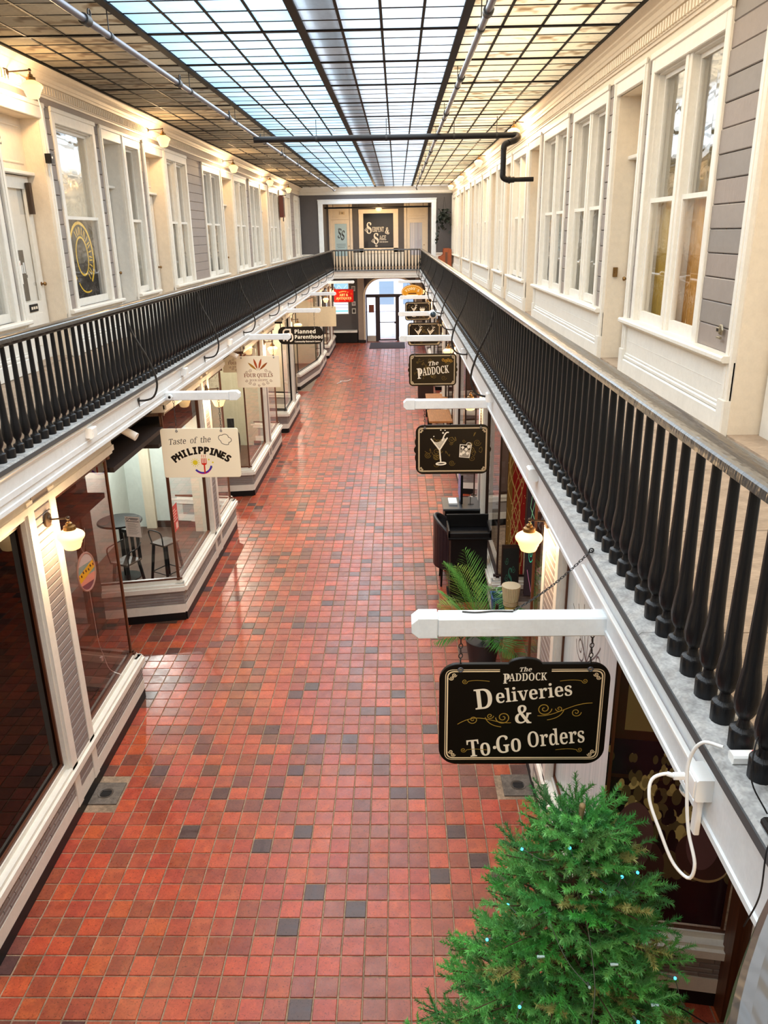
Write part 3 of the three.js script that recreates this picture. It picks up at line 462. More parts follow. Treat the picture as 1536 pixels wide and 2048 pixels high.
  part('pier', [bx(-2.14, -1.80, 0.16, 3.6, ZD + 0.25, ZD - 0.2), bx(0.95, 1.3, 0.16, 3.6, ZD + 0.25, ZD - 0.2)], M.taupe, G);
  part('base', [bx(-2.16, -1.76, 0, 0.16, ZD + 0.28, ZD - 0.2), bx(0.92, 1.32, 0, 0.16, ZD + 0.28, ZD - 0.2)], M.black, G);
  const mould = []; { const pts = [[-1.79, 0.16, 0], [-1.79, 2.45, 0]]; for (let k = 0; k <= 8; k++) { const a = Math.PI - k / 8 * Math.PI / 2; pts.push([-0.86 + 0.93 * Math.cos(a), 2.45 + 0.93 * Math.sin(a), 0]); } for (let k = 0; k <= 8; k++) { const a = Math.PI / 2 - k / 8 * Math.PI / 2; pts.push([0.02 + 0.93 * Math.cos(a), 2.45 + 0.93 * Math.sin(a), 0]); } pts.push([0.95, 0.16, 0]); for (let k = 0; k < pts.length - 1; k++) { const g = rod(pts[k], pts[k + 1], 0.055, 0.055, 4); g.translate(0, 0, ZD + 0.28); mould.push(g); } }
  part('arch_mould', mould, M.cream, G);
  const D = struct('door_' + (++doorNo), 'dark framed glass street entrance under the far arch'), zd = ZD - 0.35, dk = mat(lin(0.03, 0.02, 0.03), 0.4);
  part('frame', [bx(-1.74, -1.68, 0, 2.4, zd, zd - 0.1), bx(-1.22, -1.05, 0, 2.4, zd, zd - 0.1), bx(-0.06, 0.06, 0, 2.4, zd, zd - 0.1), bx(0.84, 0.92, 0, 2.4, zd, zd - 0.1), bx(-1.74, 0.92, 2.34, 2.5, zd, zd - 0.1)], dk, D);
  part('door_leaf', [bx(-1.05, -0.98, 0.03, 2.34, zd - 0.02, zd - 0.07), bx(-0.13, -0.06, 0.03, 2.34, zd - 0.02, zd - 0.07), bx(-1.05, -0.06, 0.03, 0.1, zd - 0.02, zd - 0.07), bx(-1.05, -0.06, 1.0, 1.03, zd - 0.02, zd - 0.07), bx(-0.2, -0.1, 0.95, 1.05, zd + 0.03, zd - 0.02)], dk, D);
  part('side_panel', [bx(-1.68, -1.22, 0, 0.3, zd - 0.02, zd - 0.06)], M.white, D);
  for (const [a, b] of [[-1.68, -1.22], [-0.98, -0.13], [0.06, 0.84]]) { const p = face(b - a, 2.2); p.translate((a + b) / 2, 1.2, zd - 0.05); part('pane', p, M.glass, D, true); }
  { const p = face(2.6, 0.9); p.translate(-0.42, 2.95, zd - 0.05); part('fanlight_pane', p, M.glass, D, true); }
  part('notice', bx(-1.58, -1.3, 1.55, 1.95, zd + 0.02, zd), mat(lin(0.3, 0.09, 0.05), 0.5), D);
  // the street outside
  structMesh('pavement', bx(-14, 14, -0.2, -0.02, ZD - 0.5, ZD - 26), mat(lin(0.75, 0.74, 0.76), 0.8, { map: T.grout }), 'pale street pavement outside the far doors');
  const bf = thing('street_building', 'pale building across the street outside the far doors', 'building');
  part('facade', bx(-12, 12, 0, 7, ZD - 18, ZD - 18.4), mat(lin(0.9, 0.82, 0.84), 0.8), bf); part('shop_window', [bx(-1.4, -0.3, 0.5, 2.2, ZD - 17.96, ZD - 18), bx(0.4, 2.2, 0.5, 2.2, ZD - 17.96, ZD - 18)], mat(lin(0.25, 0.33, 0.42), 0.2), bf); part('string_course', bx(-12, 12, 1.1, 1.16, ZD - 17.9, ZD - 18), mat(lin(0.4, 0.42, 0.55), 0.7), bf);
  const m2 = solo('door_mat', (() => { const g = prism([[-1.5, 0], [0.35, 0], [0.35, 2.35], [-1.5, 2.35]], 0.012); g.rotateX(-Math.PI / 2); g.translate(0, 0.004, -40.95); return g; })(), mat(lin(0.06, 0.045, 0.06), 0.9, { bumpMap: T.fine, bumpScale: 0.004 }), 'dark door mat before the far glass doors', 'mat');
  // alcove left of the arch
  const A = struct('wall_alcove', 'dark wall of the alcove left of the far arch');
  part('wall_face', bx(-7.2, -2.14, 0, 3.7, ZD - 0.15, ZD - 0.55), mat(lin(0.075, 0.07, 0.08), 0.6, { map: T.paint }), A);
  const screen = (name, x0, x1, y0, y1, tex, label, glow) => { const s = thing(name, label, 'screen', [0, 0, 0]); const fr = part('frame', rbx(x0 - 0.04, x1 + 0.04, y0 - 0.04, y1 + 0.04, ZD - 0.08, ZD - 0.15), M.whiteCool, s); const f = face(x1 - x0, y1 - y0); f.translate((x0 + x1) / 2, (y0 + y1) / 2, ZD - 0.075); part('display', f, new THREE.MeshStandardMaterial({ color: 0x000000, emissive: 0xffffff, emissiveMap: tex, emissiveIntensity: glow, roughness: 0.4 }), fr, true); };
  screen('wall_screen', -3.42, -2.66, 2.74, 3.12, print(128, 64, (x, w, h) => { x.fillStyle = '#8fc0dc'; x.fillRect(0, 0, w, h); x.strokeStyle = '#e8f4fa'; x.lineWidth = 3; x.beginPath(); x.moveTo(10, 60); x.lineTo(45, 20); x.lineTo(80, 60); x.lineTo(115, 15); x.stroke(); }), 'pale blue glowing screen high on the far alcove wall', 1.0);
  screen('wall_screen', -3.45, -2.70, 1.54, 2.12, print(128, 96, (x, w, h) => { x.fillStyle = '#e6f1f4'; x.fillRect(0, 0, w, h); x.fillStyle = '#55bcc6'; x.fillRect(0, 70, w, 10); x.fillStyle = '#8d7fa0'; x.fillRect(0, 18, w, 5); x.fillRect(0, 44, w, 4); }), 'white and teal striped glowing screen under the red sign', 1.1);
  [[2.70, 2.96, 'highest'], [1.94, 2.16, 'middle'], [1.52, 1.80, 'lowest']].forEach(([a, b, w], k) => { const p = thing('picture_frame', `${w} small white picture frame on the far alcove wall`, 'picture'); part('frame', rbx(-2.49, -2.28, a, b, ZD - 0.12, ZD - 0.15), M.whiteCool, p); part('picture', bx(-2.45, -2.32, a + 0.05, b - 0.05, ZD - 0.115, ZD - 0.12), mat(k === 2 ? lin(0.02, 0.02, 0.02) : lin(0.25, 0.25, 0.3), 0.5), p); });
  const st = thing('bench', 'low black bench with a pale seat in the far alcove', 'bench'); part('seat', rbx(-3.8, -2.2, 0.56, 0.66, ZD + 0.35, ZD - 0.14), M.whiteCool, st); part('base', [bx(-3.8, -2.2, 0.02, 0.56, ZD + 0.3, ZD - 0.14), bx(-3.8, -2.2, 0.27, 0.29, ZD + 0.31, ZD + 0.3)], M.black, st);
  // shell: sides and back beyond
  structMesh('wall_shop_left', [bx(-7.5, -7.3, -0.2, 3.7, ZN, ZD)], mat(lin(0.30, 0.29, 0.26), 0.8), 'back walls of the left shops');
  structMesh('wall_shop_right', [bx(5.1, 5.3, -0.2, 3.7, ZN, ZD)], mat(lin(0.10, 0.08, 0.08), 0.8), 'back walls of the right shops');
}

// ================================================================ lower shopfronts
const shopGlass = new THREE.MeshPhysicalMaterial({ color: 0xffffff, roughness: 0.02, transmission: 1, thickness: 0, ior: 1.5, specularIntensity: 0.5 });
const brickG = new Map();
function brick(L, h, t) { const k = L.toFixed(3) + h.toFixed(3); if (!brickG.has(k)) { const g = rbx(-L / 2, L / 2, -h / 2, h / 2, -t / 2, t / 2, 0.006); brickG.set(k, metric(join(g))); } return brickG.get(k); }
const wf = rng(99);
function shopBay(side, z0, z1, o) {
  const X = side < 0 ? BL : BR, N = struct('window_' + (++winNo), o.label);
  const back = o.back ?? 1.1, zb0 = z0 + (o.splay0 ?? 0.2), zb1 = z1 - (o.splay1 ?? 0.2), Xb = X + side * back;
  let path = [[Xb, zb0], [X, z0], [X, z1], [Xb, zb1]]; if (side > 0) path = path.reverse();
  const black = [], band = [], bed = [], sill = [], head = [], inner = [], brown = [], stuffB = [];
  const courses = [0.27, 0.505], nC_ = 5, ch = (courses[1] - courses[0]) / nC_;
  for (let k = 0; k < 3; k++) {
    const [a, b] = [path[k], path[k + 1]], L = Math.hypot(b[0] - a[0], b[1] - a[1]), th = Math.atan2(-(b[1] - a[1]), b[0] - a[0]), nx = Math.sin(th), nz = Math.cos(th), ux = Math.cos(th), uz = -Math.sin(th);
    black.push(seg(a, b, 0, 0.13, 0.12, -0.03)); band.push(seg(a, b, 0.13, 0.27, 0.11, -0.025)); bed.push(seg(a, b, 0.26, 0.52, 0.08, -0.025)); 
    { const e0 = [a[0] - ux * 0.03, a[1] - uz * 0.03], e1 = [b[0] + ux * 0.03, b[1] + uz * 0.03]; sill.push(seg(e0, e1, 0.505, 0.575, 0.16, -0.01), seg(e0, e1, 0.575, 0.61, 0.14, -0.03)); head.push(seg(a, b, 3.26, 3.62, 0.10, -0.03), seg(a, b, 3.30, 3.36, 0.13, -0.02)); }
    inner.push(seg(a, b, 0.61, 0.66, 0.06, -0.05)); brown.push(seg(a, b, 0.655, 0.69, 0.05, -0.06), seg(a, b, 3.2, 3.26, 0.05, -0.06));
    // painted brick courses
    for (let c = 0; c < nC_; c++) { let u = c % 2 ? 0.1 : 0; while (u < L - 0.02) { const l = Math.min(0.205, L - u) - 0.008; const cx = a[0] + ux * (u + l / 2 + 0.004) + nx * 0.012, cz = a[1] + uz * (u + l / 2 + 0.004) + nz * 0.012, cy = courses[0] + ch * (c + 0.5);
      if (l > 0.03) { if (o.fine && l > 0.19) shared('brick', brick(0.197, ch - 0.007, 0.03), wf() < 0.5 ? M.brickGrey : M.brickGreyB, N, cx, cy, cz, th); else { const g = rbx(-l / 2, l / 2, -ch / 2 + 0.0035, ch / 2 - 0.0035, -0.015, 0.015, 0.005); g.rotateY(th); g.translate(cx, cy, cz); stuffB.push(g); } } u += 0.205; } }
    // glass between posts
    const spans = k === 1 ? (o.spans ?? [[0.02, 0.98]]) : [[0.05, 0.95]];
    for (const [s0, s1, kind] of spans) {
      const f0 = side > 0 && k === 1 ? 1 - s1 : s0, f1 = side > 0 && k === 1 ? 1 - s0 : s1;
      const p0 = lerp2(a, b, f0), p1 = lerp2(a, b, f1);
      const gk = kind ?? (k === (side < 0 ? 0 : 2) ? o.nearPane : undefined);
      part('pane', seg(p0, p1, 0.67, 3.24, 0.0002, -0.06), gk?.mat ?? shopGlass, N);
      [[p0, f0], [p1, f1]].forEach(([p, f]) => { const e = f < 0.08 || f > 0.92 ? 0.011 : 0.022; brown.push(seg([p[0] - ux * e, p[1] - uz * e], [p[0] + ux * e, p[1] + uz * e], 0.66, 3.26, e < 0.02 ? 0.028 : 0.05, -0.06)); });
    }
    if (k === 1) for (let q = 0; q < spans.length - 1; q++) {           // brick post with white trims between two panes
      let f0 = spans[q][1], f1 = spans[q + 1][0]; if (side > 0) [f0, f1] = [1 - f1, 1 - f0];
      const p0 = lerp2(a, b, f0), p1 = lerp2(a, b, f1), PL = Math.hypot(p1[0] - p0[0], p1[1] - p0[1]), t = Math.min(0.14, PL * 0.25), d = [(p1[0] - p0[0]) / PL, (p1[1] - p0[1]) / PL];
      const at = (m) => [p0[0] + d[0] * m, p0[1] + d[1] * m];
      part('post', [seg(p0, p1, 0.13, 3.4, 0.1, -0.04), seg(at(0.02), at(t), 0.13, 3.4, 0.12, -0.02), seg(at(PL - t), at(PL - 0.02), 0.13, 3.4, 0.12, -0.02)], M.white, N);
      const bl = PL - 2 * t - 0.01; let cc = 0; for (let y = 0.28; y < 3.38; y += 0.077) { const m = at(PL / 2); if (o.fine) shared('brick', brick(bl, 0.07, 0.03), cc++ % 2 ? M.brickGrey : M.brickGreyB, N, m[0] + nx * 0.018, y + 0.036, m[1] + nz * 0.018, th); else { const g = bx(-bl / 2, bl / 2, y, y + 0.07, 0.003, 0.033); g.rotateY(th); g.translate(m[0], 0, m[1]); stuffB.push(g); } }
    }
  }
  part('base', black, M.black, N); part('plinth_band', band, M.white, N); part('brick_bed', bed, M.mortar, N); part('sill', sill, M.white, N); part('head', head, M.white, N); part('sash_bead', inner, M.white, N); part('glazing_frame', brown, o.frame ?? M.brownWood, N);
  if (stuffB.length) part('brick_infill', stuffB, M.brickGrey, N).userData.kind = 'stuff';
  return N;
}

const tinted = new THREE.MeshPhysicalMaterial({ color: lin(0.22, 0.17, 0.15), roughness: 0.02, transmission: 1, thickness: 0, ior: 1.5, specularIntensity: 0.5 }), tinted2 = new THREE.MeshPhysicalMaterial({ color: lin(0.80, 0.70, 0.68), roughness: 0.02, transmission: 1, thickness: 0, ior: 1.5, specularIntensity: 0.6 });
// ---- left side
shopBay(-1, -2.2, -8.72, { label: 'nearest left shopfront bay with dark panes', fine: true, spans: [[0.02, 0.655, { mat: tinted }], [0.75, 0.99, { mat: tinted2 }]], splay1: 0.22, back: 1.2 });
shopBay(-1, -10.9, -14.9, { label: 'second left shopfront bay, restaurant with stools inside', fine: true, spans: [[0.013, 0.52], [0.66, 0.985]], splay0: 0.26, back: 1.3, splay1: 0.2 });
shopBay(-1, -17.0, -21.5, { label: 'third left shopfront bay behind the quill sign', spans: [[0.015, 0.5], [0.6, 0.97]], splay0: 0.15 });
shopBay(-1, -23.0, -25.85, { label: 'fourth left shopfront bay with a dark corner post', spans: [[0.03, 0.55], [0.68, 0.96]], frame: M.black, splay0: 0.05 });
shopBay(-1, -32.9, -36.3, { label: 'fifth left shopfront bay with a splayed barred side', spans: [[0.03, 0.5], [0.6, 0.96]], frame: M.black, splay0: 3.1, back: 0.45 });
shopBay(-1, -37.85, -41.9, { label: 'farthest left shopfront bay beside the alcove', spans: [[0.02, 0.5], [0.6, 0.96]], splay0: 0.3 });
// ---- right side
const muralT = print(1024, 1024, (x, w, h) => {
  const r = rng(31); x.fillStyle = '#26141a'; x.fillRect(0, 0, w, h);
  x.fillStyle = '#3d261f'; x.fillRect(0, 0, w, h * 0.5); x.fillStyle = '#84734b'; x.fillRect(w * 0.1, 30, 240, 320); x.fillStyle = '#2a1215'; x.beginPath(); x.arc(w * 0.62, 360, 200, Math.PI, 0); x.fill(); x.fillStyle = '#55482f'; x.fillRect(w * 0.4, 40, 300, 50);
  x.fillStyle = '#231724'; x.fillRect(0, 380, w, 120);
  const hat = (cx, cy, s, c1, c2, tall) => { x.fillStyle = c2; x.beginPath(); x.ellipse(cx, cy, s, s * 0.36, (r() - 0.5) * 0.5, 0, 7); x.fill(); x.fillStyle = c1; x.beginPath(); x.ellipse(cx, cy - s * 0.3, s * 0.55, s * (tall ? 0.62 : 0.42), 0, 0, 7); x.fill(); };
  for (let row = 0; row < 7; row++) { const y = 420 + row * 52, s = 22 + row * 9; for (let k = 0; k < 15 - row; k++) { const cx = r() * w; if (r() < 0.55) hat(cx, y + r() * 30, s, ['#b5a066', '#948455', '#c2ae70'][Math.floor(r() * 3)], ['#cbb778', '#a3905c'][Math.floor(r() * 2)], false); else hat(cx, y + r() * 30, s * 0.75, '#1d1418', '#281b20', true); x.fillStyle = '#5d5136'; x.beginPath(); x.ellipse(cx + s, y + s, s * 0.9, s * 0.7, 0, 0, 7); x.fill(); } }
  const big = (cx, cy, s) => { x.fillStyle = '#48302e'; x.beginPath(); x.ellipse(cx, cy, s, s * 0.42, 0.1, 0, 7); x.fill(); x.fillStyle = '#6a4c4e'; x.beginPath(); x.ellipse(cx - s * 0.05, cy - s * 0.3, s * 0.62, s * 0.52, 0, 0, 7); x.fill(); x.strokeStyle = '#b39a6c'; x.lineWidth = 9; x.beginPath(); x.ellipse(cx, cy, s * 0.98, s * 0.4, 0.1, 0.2, 2.2); x.stroke(); };
  big(260, 800, 250); big(790, 770, 210); x.fillStyle = '#23111a'; x.fillRect(0, 900, w, 124); for (let k = 0; k < 60; k++) { x.fillStyle = '#3a2220'; x.fillRect(r() * w, 900 + r() * 124, 3, 3); }
});
const muralM = mat(0xffffff, 0.12, { map: muralT });
const etch = print(512, 1024, (x, w, h) => { x.fillStyle = '#cfdde2'; x.fillRect(0, 0, w, h); const r = rng(3); for (let k = 0; k < 160; k++) { x.strokeStyle = ['#c2d3da', '#dbe7ea', '#b9ccd4'][k % 3]; x.lineWidth = 1 + r() * 2; const a = r() * w; x.beginPath(); x.moveTo(a, 0); x.lineTo(a + (r() - 0.5) * 40, h); x.stroke(); } x.strokeStyle = x.fillStyle = '#32505c'; x.lineWidth = 6; for (let k = -3; k <= 3; k++) { x.beginPath(); x.moveTo(256, 340); x.quadraticCurveTo(256 + k * 45, 260, 256 + k * 60, 130 + Math.abs(k) * 35); x.stroke(); } scroll(x, 190, 330, 50, -1); scroll(x, 320, 330, 50); scroll(x, 140, 260, 34, -1); scroll(x, 372, 260, 34); x.fillStyle = '#32505c'; fit(x, 'THE', 256, 430, 70, 130); fit(x, 'PADDOCK', 256, 520, 100, 300); });
const etchM = mat(0xffffff, 0.25, { map: etch });
{
  const w1 = shopBay(1, -4.6, -8.05, { label: 'nearest right shopfront bay with a pale frosted pane', fine: true, spans: [[0.02, 0.485], [0.70, 0.98]], splay0: 0.15, back: 1.0 });
  // frosted sheet behind the front pane, photo mural on the return facing the camera
  const f = face(1.56, 2.5); f.rotateY(-Math.PI / 2); f.translate(BR + 0.052, 1.95, -5.48); part('frosted_sheet', f, etchM, w1, true);
  const m = face(0.94, 2.5); m.rotateY(Math.atan2(0.15, 1) * -1); m.translate(BR + 0.5, 1.95, -4.525 - 0.052); part('photo_mural', m, muralM, w1, true);
  shopBay(1, -10.9, -14.9, { label: 'second right shopfront bay with a red and gold painted pane', fine: false, spans: [[0.02, 0.42], [0.58, 0.97]], splay0: 0.02, frame: M.darkWood });
  shopBay(1, -17.0, -21.5, { label: 'third right shopfront bay past the wooden table', spans: [[0.02, 0.42], [0.55, 0.97]], frame: M.darkWood });
  shopBay(1, -23.0, -25.85, { label: 'fourth right shopfront bay', spans: [[0.03, 0.5], [0.65, 0.96]], frame: M.darkWood });
  shopBay(1, -29.5, -36.3, { label: 'fifth right shopfront bay', spans: [[0.03, 0.45], [0.55, 0.96]], frame: M.darkWood });
  shopBay(1, -37.85, -41.9, { label: 'farthest right shopfront bay', spans: [[0.02, 0.5], [0.6, 0.96]], frame: M.darkWood });
}
// recessed shop doors between the bays, shop partitions and ceilings
function recessDoor(side, z0, z1, label, wood) {
  const X = (side < 0 ? BL : BR) + side * 1.15, D = struct('door_' + (++doorNo), label), b = (d0, d1, y0, y1, za, zb) => bx(X + side * d0, X + side * d1, y0, y1, za, zb);
  const c = (z0 + z1) / 2, w = Math.min(1.0, z0 - z1 - 0.2) / 2;
  part('frame', [b(0, 0.12, 0, 3.4, z0, c + w), b(0, 0.12, 0, 3.4, c - w, z1), b(0, 0.12, 2.2, 2.35, c + w, c - w), b(0, 0.12, 3.2, 3.6, z0, z1)], wood ?? M.white, D);
  const l = part('door_leaf', [b(0.03, 0.08, 0.01, 2.2, c + w, c + w - 0.12), b(0.03, 0.08, 0.01, 2.2, c - w + 0.12, c - w), b(0.03, 0.08, 2.05, 2.2, c + w - 0.12, c - w + 0.12), b(0.03, 0.08, 0.01, 0.3, c + w - 0.12, c - w + 0.12)], M.brownWood, D);
  part('pane', b(0.055, 0.0552, 0.3, 2.05, c + w - 0.12, c - w + 0.12), M.glass, l); part('transom_pane', b(0.05, 0.0502, 2.35, 3.2, c + w, c - w), M.glass, D);
  part('pull_handle', rod([X - side * 0.03, 0.9, c - w + 0.06], [X - side * 0.03, 1.25, c - w + 0.06], 0.014), M.brass, l);
}
[[-8.95, -10.65], [-15.1, -16.85], [-21.7, -22.95], [-26.05, -29.7], [-36.5, -37.55]].forEach(([a, b], k) => { const n = ['first', 'second', 'third', 'fourth', 'fifth'][k]; recessDoor(-1, a, b, `${n} recessed shop door on the left`, k ? undefined : M.darkWood); recessDoor(1, k ? a : -8.3, k ? b : -10.85, `${n} recessed shop door on the right`, k ? M.white : M.brownWood); });
{
  const wood = mat(lin(0.15, 0.05, 0.018), 0.45, { map: T.wood });
  const d = struct('door_' + (++doorNo), 'brown wooden entrance wall at the lower right corner');
  part('panel', [bx(2.42, 2.5, 0, 3.6, -0.5, -4.5)], wood, d); part('trim_strip', [bx(2.38, 2.42, 0, 3.5, -4.10, -4.14)], M.white, d); part('post', [bx(2.36, 2.46, 0, 3.5, -4.30, -4.44)], M.brownWood, d);
  const cl = struct('ceiling_shops', 'soffits and ceilings of the ground floor shops');
  part('soffit', [bx(-7.4, FL - 0.1, 3.58, 3.62, ZN, ZD), bx(FR + 0.1, 5.2, 3.58, 3.62, ZN, ZD), bx(FL - 0.1, FR + 0.1, 3.58, 3.62, ZF - 0.15, ZD)], M.white, cl);
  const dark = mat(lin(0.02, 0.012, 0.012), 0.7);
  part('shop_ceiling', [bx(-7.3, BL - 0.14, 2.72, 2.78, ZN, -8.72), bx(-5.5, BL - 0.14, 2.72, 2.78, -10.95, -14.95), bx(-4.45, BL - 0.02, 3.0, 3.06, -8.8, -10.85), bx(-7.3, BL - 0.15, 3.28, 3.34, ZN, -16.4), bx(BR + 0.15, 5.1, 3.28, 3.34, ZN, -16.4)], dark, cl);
  const teal = mat(lin(0.52, 0.56, 0.52), 0.8, { map: T.paint }), sand = mat(lin(0.60, 0.52, 0.40), 0.8, { map: T.paint }), sage = mat(lin(0.42, 0.42, 0.33), 0.8, { map: T.paint }), maroon = mat(lin(0.10, 0.06, 0.05), 0.8);
  const wall = (label, m, ...b) => structMesh('wall_partition', bx(...b), m, label);
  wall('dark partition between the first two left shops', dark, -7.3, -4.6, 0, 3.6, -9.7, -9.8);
  wall('pale teal end wall of the second left shop', teal, -7.3, BL - 0.35, 0, 3.3, -15.0, -15.1); wall('pale teal back wall of the second left shop', teal, -5.6, -5.5, 0, 3.3, -9.8, -15.0);
  const pil = struct('trim', 'sand pilasters and skirting in the second left shop'); part('pilaster', [bx(-5.15, -4.95, 0, 3.3, -14.9, -15.0)], sand, pil); part('pilaster', [bx(-4.1, -3.75, 0, 3.3, -14.7, -15.0)], sand, pil); part('skirting', [bx(-4.95, -4.1, 0, 0.14, -14.96, -15)], M.darkWood, pil);
  wall('sage end wall of the third left shop', sage, -7.3, BL - 0.35, 0, 3.6, -21.55, -21.65); wall('sage back wall of the third left shop', sage, -5.3, -5.2, 0, 3.6, -16.9, -21.5);
  wall('sand end wall of the fourth left shop', sand, -7.3, BL - 0.35, 0, 3.6, -26.0, -26.1); wall('sand back wall of the fourth left shop', sand, -5.3, -5.2, 0, 3.6, -22.9, -26.0);
  wall('sand end wall of the fifth left shop', sand, -7.3, BL - 0.35, 0, 3.6, -36.4, -36.5); wall('sand back wall of the fifth left shop', sand, -5.3, -5.2, 0, 3.6, -29.5, -36.4); wall('sand back wall of the farthest left shop', sand, -5.3, -5.2, 0, 3.6, -37.6, ZD);
  wall('maroon back wall of the right shops', maroon, 4.0, 4.1, 0, 3.6, ZN, ZD); wall('maroon partition after the second right shop', maroon, BR + 0.4, 4, 0, 3.6, -15, -15.1); wall('maroon partition after the fourth right shop', maroon, BR + 0.4, 4, 0, 3.6, -26, -26.1); wall('maroon partition after the first right shop', maroon, 2.6, 4, 0, 3.6, -9.7, -9.8);
  const sf = mat(lin(0.13, 0.07, 0.05), 0.5, { map: T.wood }); [[ZN, -8.9], [-10.75, -15], [-17, -21.5], [-23, -25.9], [-33, -36.3]].forEach(([p, q], k) => structMesh('floor_shop', bx(-7.3, BL - 0.12, 0, 0.006, p, q), sf, `dark floor of left shop number ${k + 1}`));
}
// ================================================================ wall lamps with schoolhouse globes
const globeM = new THREE.MeshStandardMaterial({ color: lin(0.9, 0.8, 0.6), emissive: lin(1.0, 0.60, 0.22), emissiveIntensity: 1.05, roughness: 0.3 });
const globe = lathe([[0.001, -0.105], [0.045, -0.103], [0.072, -0.09], [0.082, -0.068], [0.088, -0.045], [0.094, -0.04], [0.098, -0.02], [0.112, 0.0], [0.125, 0.02], [0.128, 0.038], [0.118, 0.058], [0.09, 0.078], [0.06, 0.09], [0.05, 0.1]], 24);
function wallLamp(px, py, pz, s, label, power, k = 1) {    // s: direction the arm points along x; (px,py,pz) the wall plate
  const L = thing('wall_lamp', label, 'lamp', [px, py, pz], 0, 'schoolhouse wall lamps'); const a = 0.30 * k;
  const pl = lathe([[0.001, 0.03], [0.03, 0.03], [0.04, 0.018], [0.068, 0.014], [0.072, 0]], 20); pl.rotateZ(-s * Math.PI / 2); part('wall_plate', pl, M.bronze, L);
  const arm = part('arm', [rod([0, 0, 0], [s * a, 0.015, 0], 0.009), new THREE.SphereGeometry(0.02, 10, 8).translate(s * a, 0.015, 0), rod([s * a, 0.015, 0], [s * a, -0.05, 0], 0.012)], M.bronze, L);
  part('fitter', [lathe([[0.015, 0.06], [0.03, 0.05], [0.03, 0.03], [0.055, 0.02], [0.058, -0.012], [0.05, -0.012]], 18).translate(s * a, -0.085, 0)], M.brass, arm);
  const g = part('globe', globe.clone().translate(s * a, -0.195, 0), globeM, L);
  const p = new THREE.PointLight(lin(1.0, 0.66, 0.34), power, 0, 2); p.position.set(s * a, -0.17, 0); p.castShadow = true; p.shadow.radius = 4; L.add(p);
  return L;
}
const UPL = 3.8;
[[-10.72, 'upper wall lamp over door 22, nearest on the left'], [-16.45, 'second upper wall lamp on the left gallery'], [-23.26, 'third upper wall lamp on the left gallery'], [-29.78, 'fourth upper wall lamp on the left gallery'], [-34.75, 'farthest upper wall lamp on the left gallery']].forEach(([z, l]) => wallLamp(XL + 0.05, 7.52, z, 1, l, UPL));
[[-17.56, 'upper right wall lamp beside the cross pipe elbow'], [-24.82, 'upper right wall lamp, second past the cross pipe'], [-31.55, 'upper right wall lamp, third past the cross pipe'], [-37.3, 'farthest upper wall lamp on the right gallery'], [-4.4, 'upper right wall lamp out of view above the nearest door']].forEach(([z, l]) => wallLamp(XR - 0.05, 7.66, z, -1, l, UPL));
wallLamp(XL + 0.05, 7.52, -4.6, 1, 'upper left wall lamp before door 22, out of view', UPL);
const LOW = 2.4;
[[-0.7, 'lower left wall lamp out of view below the camera'], [-6.83, 'lower wall lamp on the nearest left shopfront post'], [-13.3, 'lower left wall lamp behind the Philippines sign arm'], [-19.5, 'lower left wall lamp behind the quill sign'], [-24.75, 'lower left wall lamp behind the black pill sign'], [-34.8, 'lower left wall lamp behind the blank tan sign'], [-39.9, 'lower left wall lamp beside the far alcove']].forEach(([z, l]) => wallLamp(BL + 0.04, 3.13, z, 1, l, LOW, 0.66));
[[-0.7, 'lower right wall lamp out of view below the camera'], [-6.86, 'lower right wall lamp above the palm'], [-13.1, 'lower right wall lamp under the second sign arm'], [-19.2, 'lower right wall lamp behind the PADDOCK sign'], [-24.8, 'lower right wall lamp, fourth from the camera'], [-33, 'lower right wall lamp, fifth from the camera'], [-39.9, 'farthest lower wall lamp on the right']].forEach(([z, l]) => wallLamp(BR - 0.04, 3.06, z, -1, l, LOW, 0.55));
{ // ceiling lamp in the far opening
  const L = thing('ceiling_lamp', 'glowing ceiling lamp in the far gallery opening', 'lamp', [-0.905, 6.72, -41.62]);
  part('canopy', [lathe([[0.001, 0.26], [0.09, 0.26], [0.09, 0.22], [0.02, 0.2], [0.02, 0.12], [0.1, 0.1], [0.1, 0.08]], 18)], M.bronze, L); part('globe', [lathe([[0.001, -0.1], [0.1, -0.09], [0.15, -0.03], [0.16, 0.03], [0.12, 0.08], [0.09, 0.09]], 20)], globeM, L);
  const p = new THREE.PointLight(lin(1, 0.66, 0.34), 9, 0, 2); p.castShadow = true; p.shadow.radius = 4; L.add(p);
}
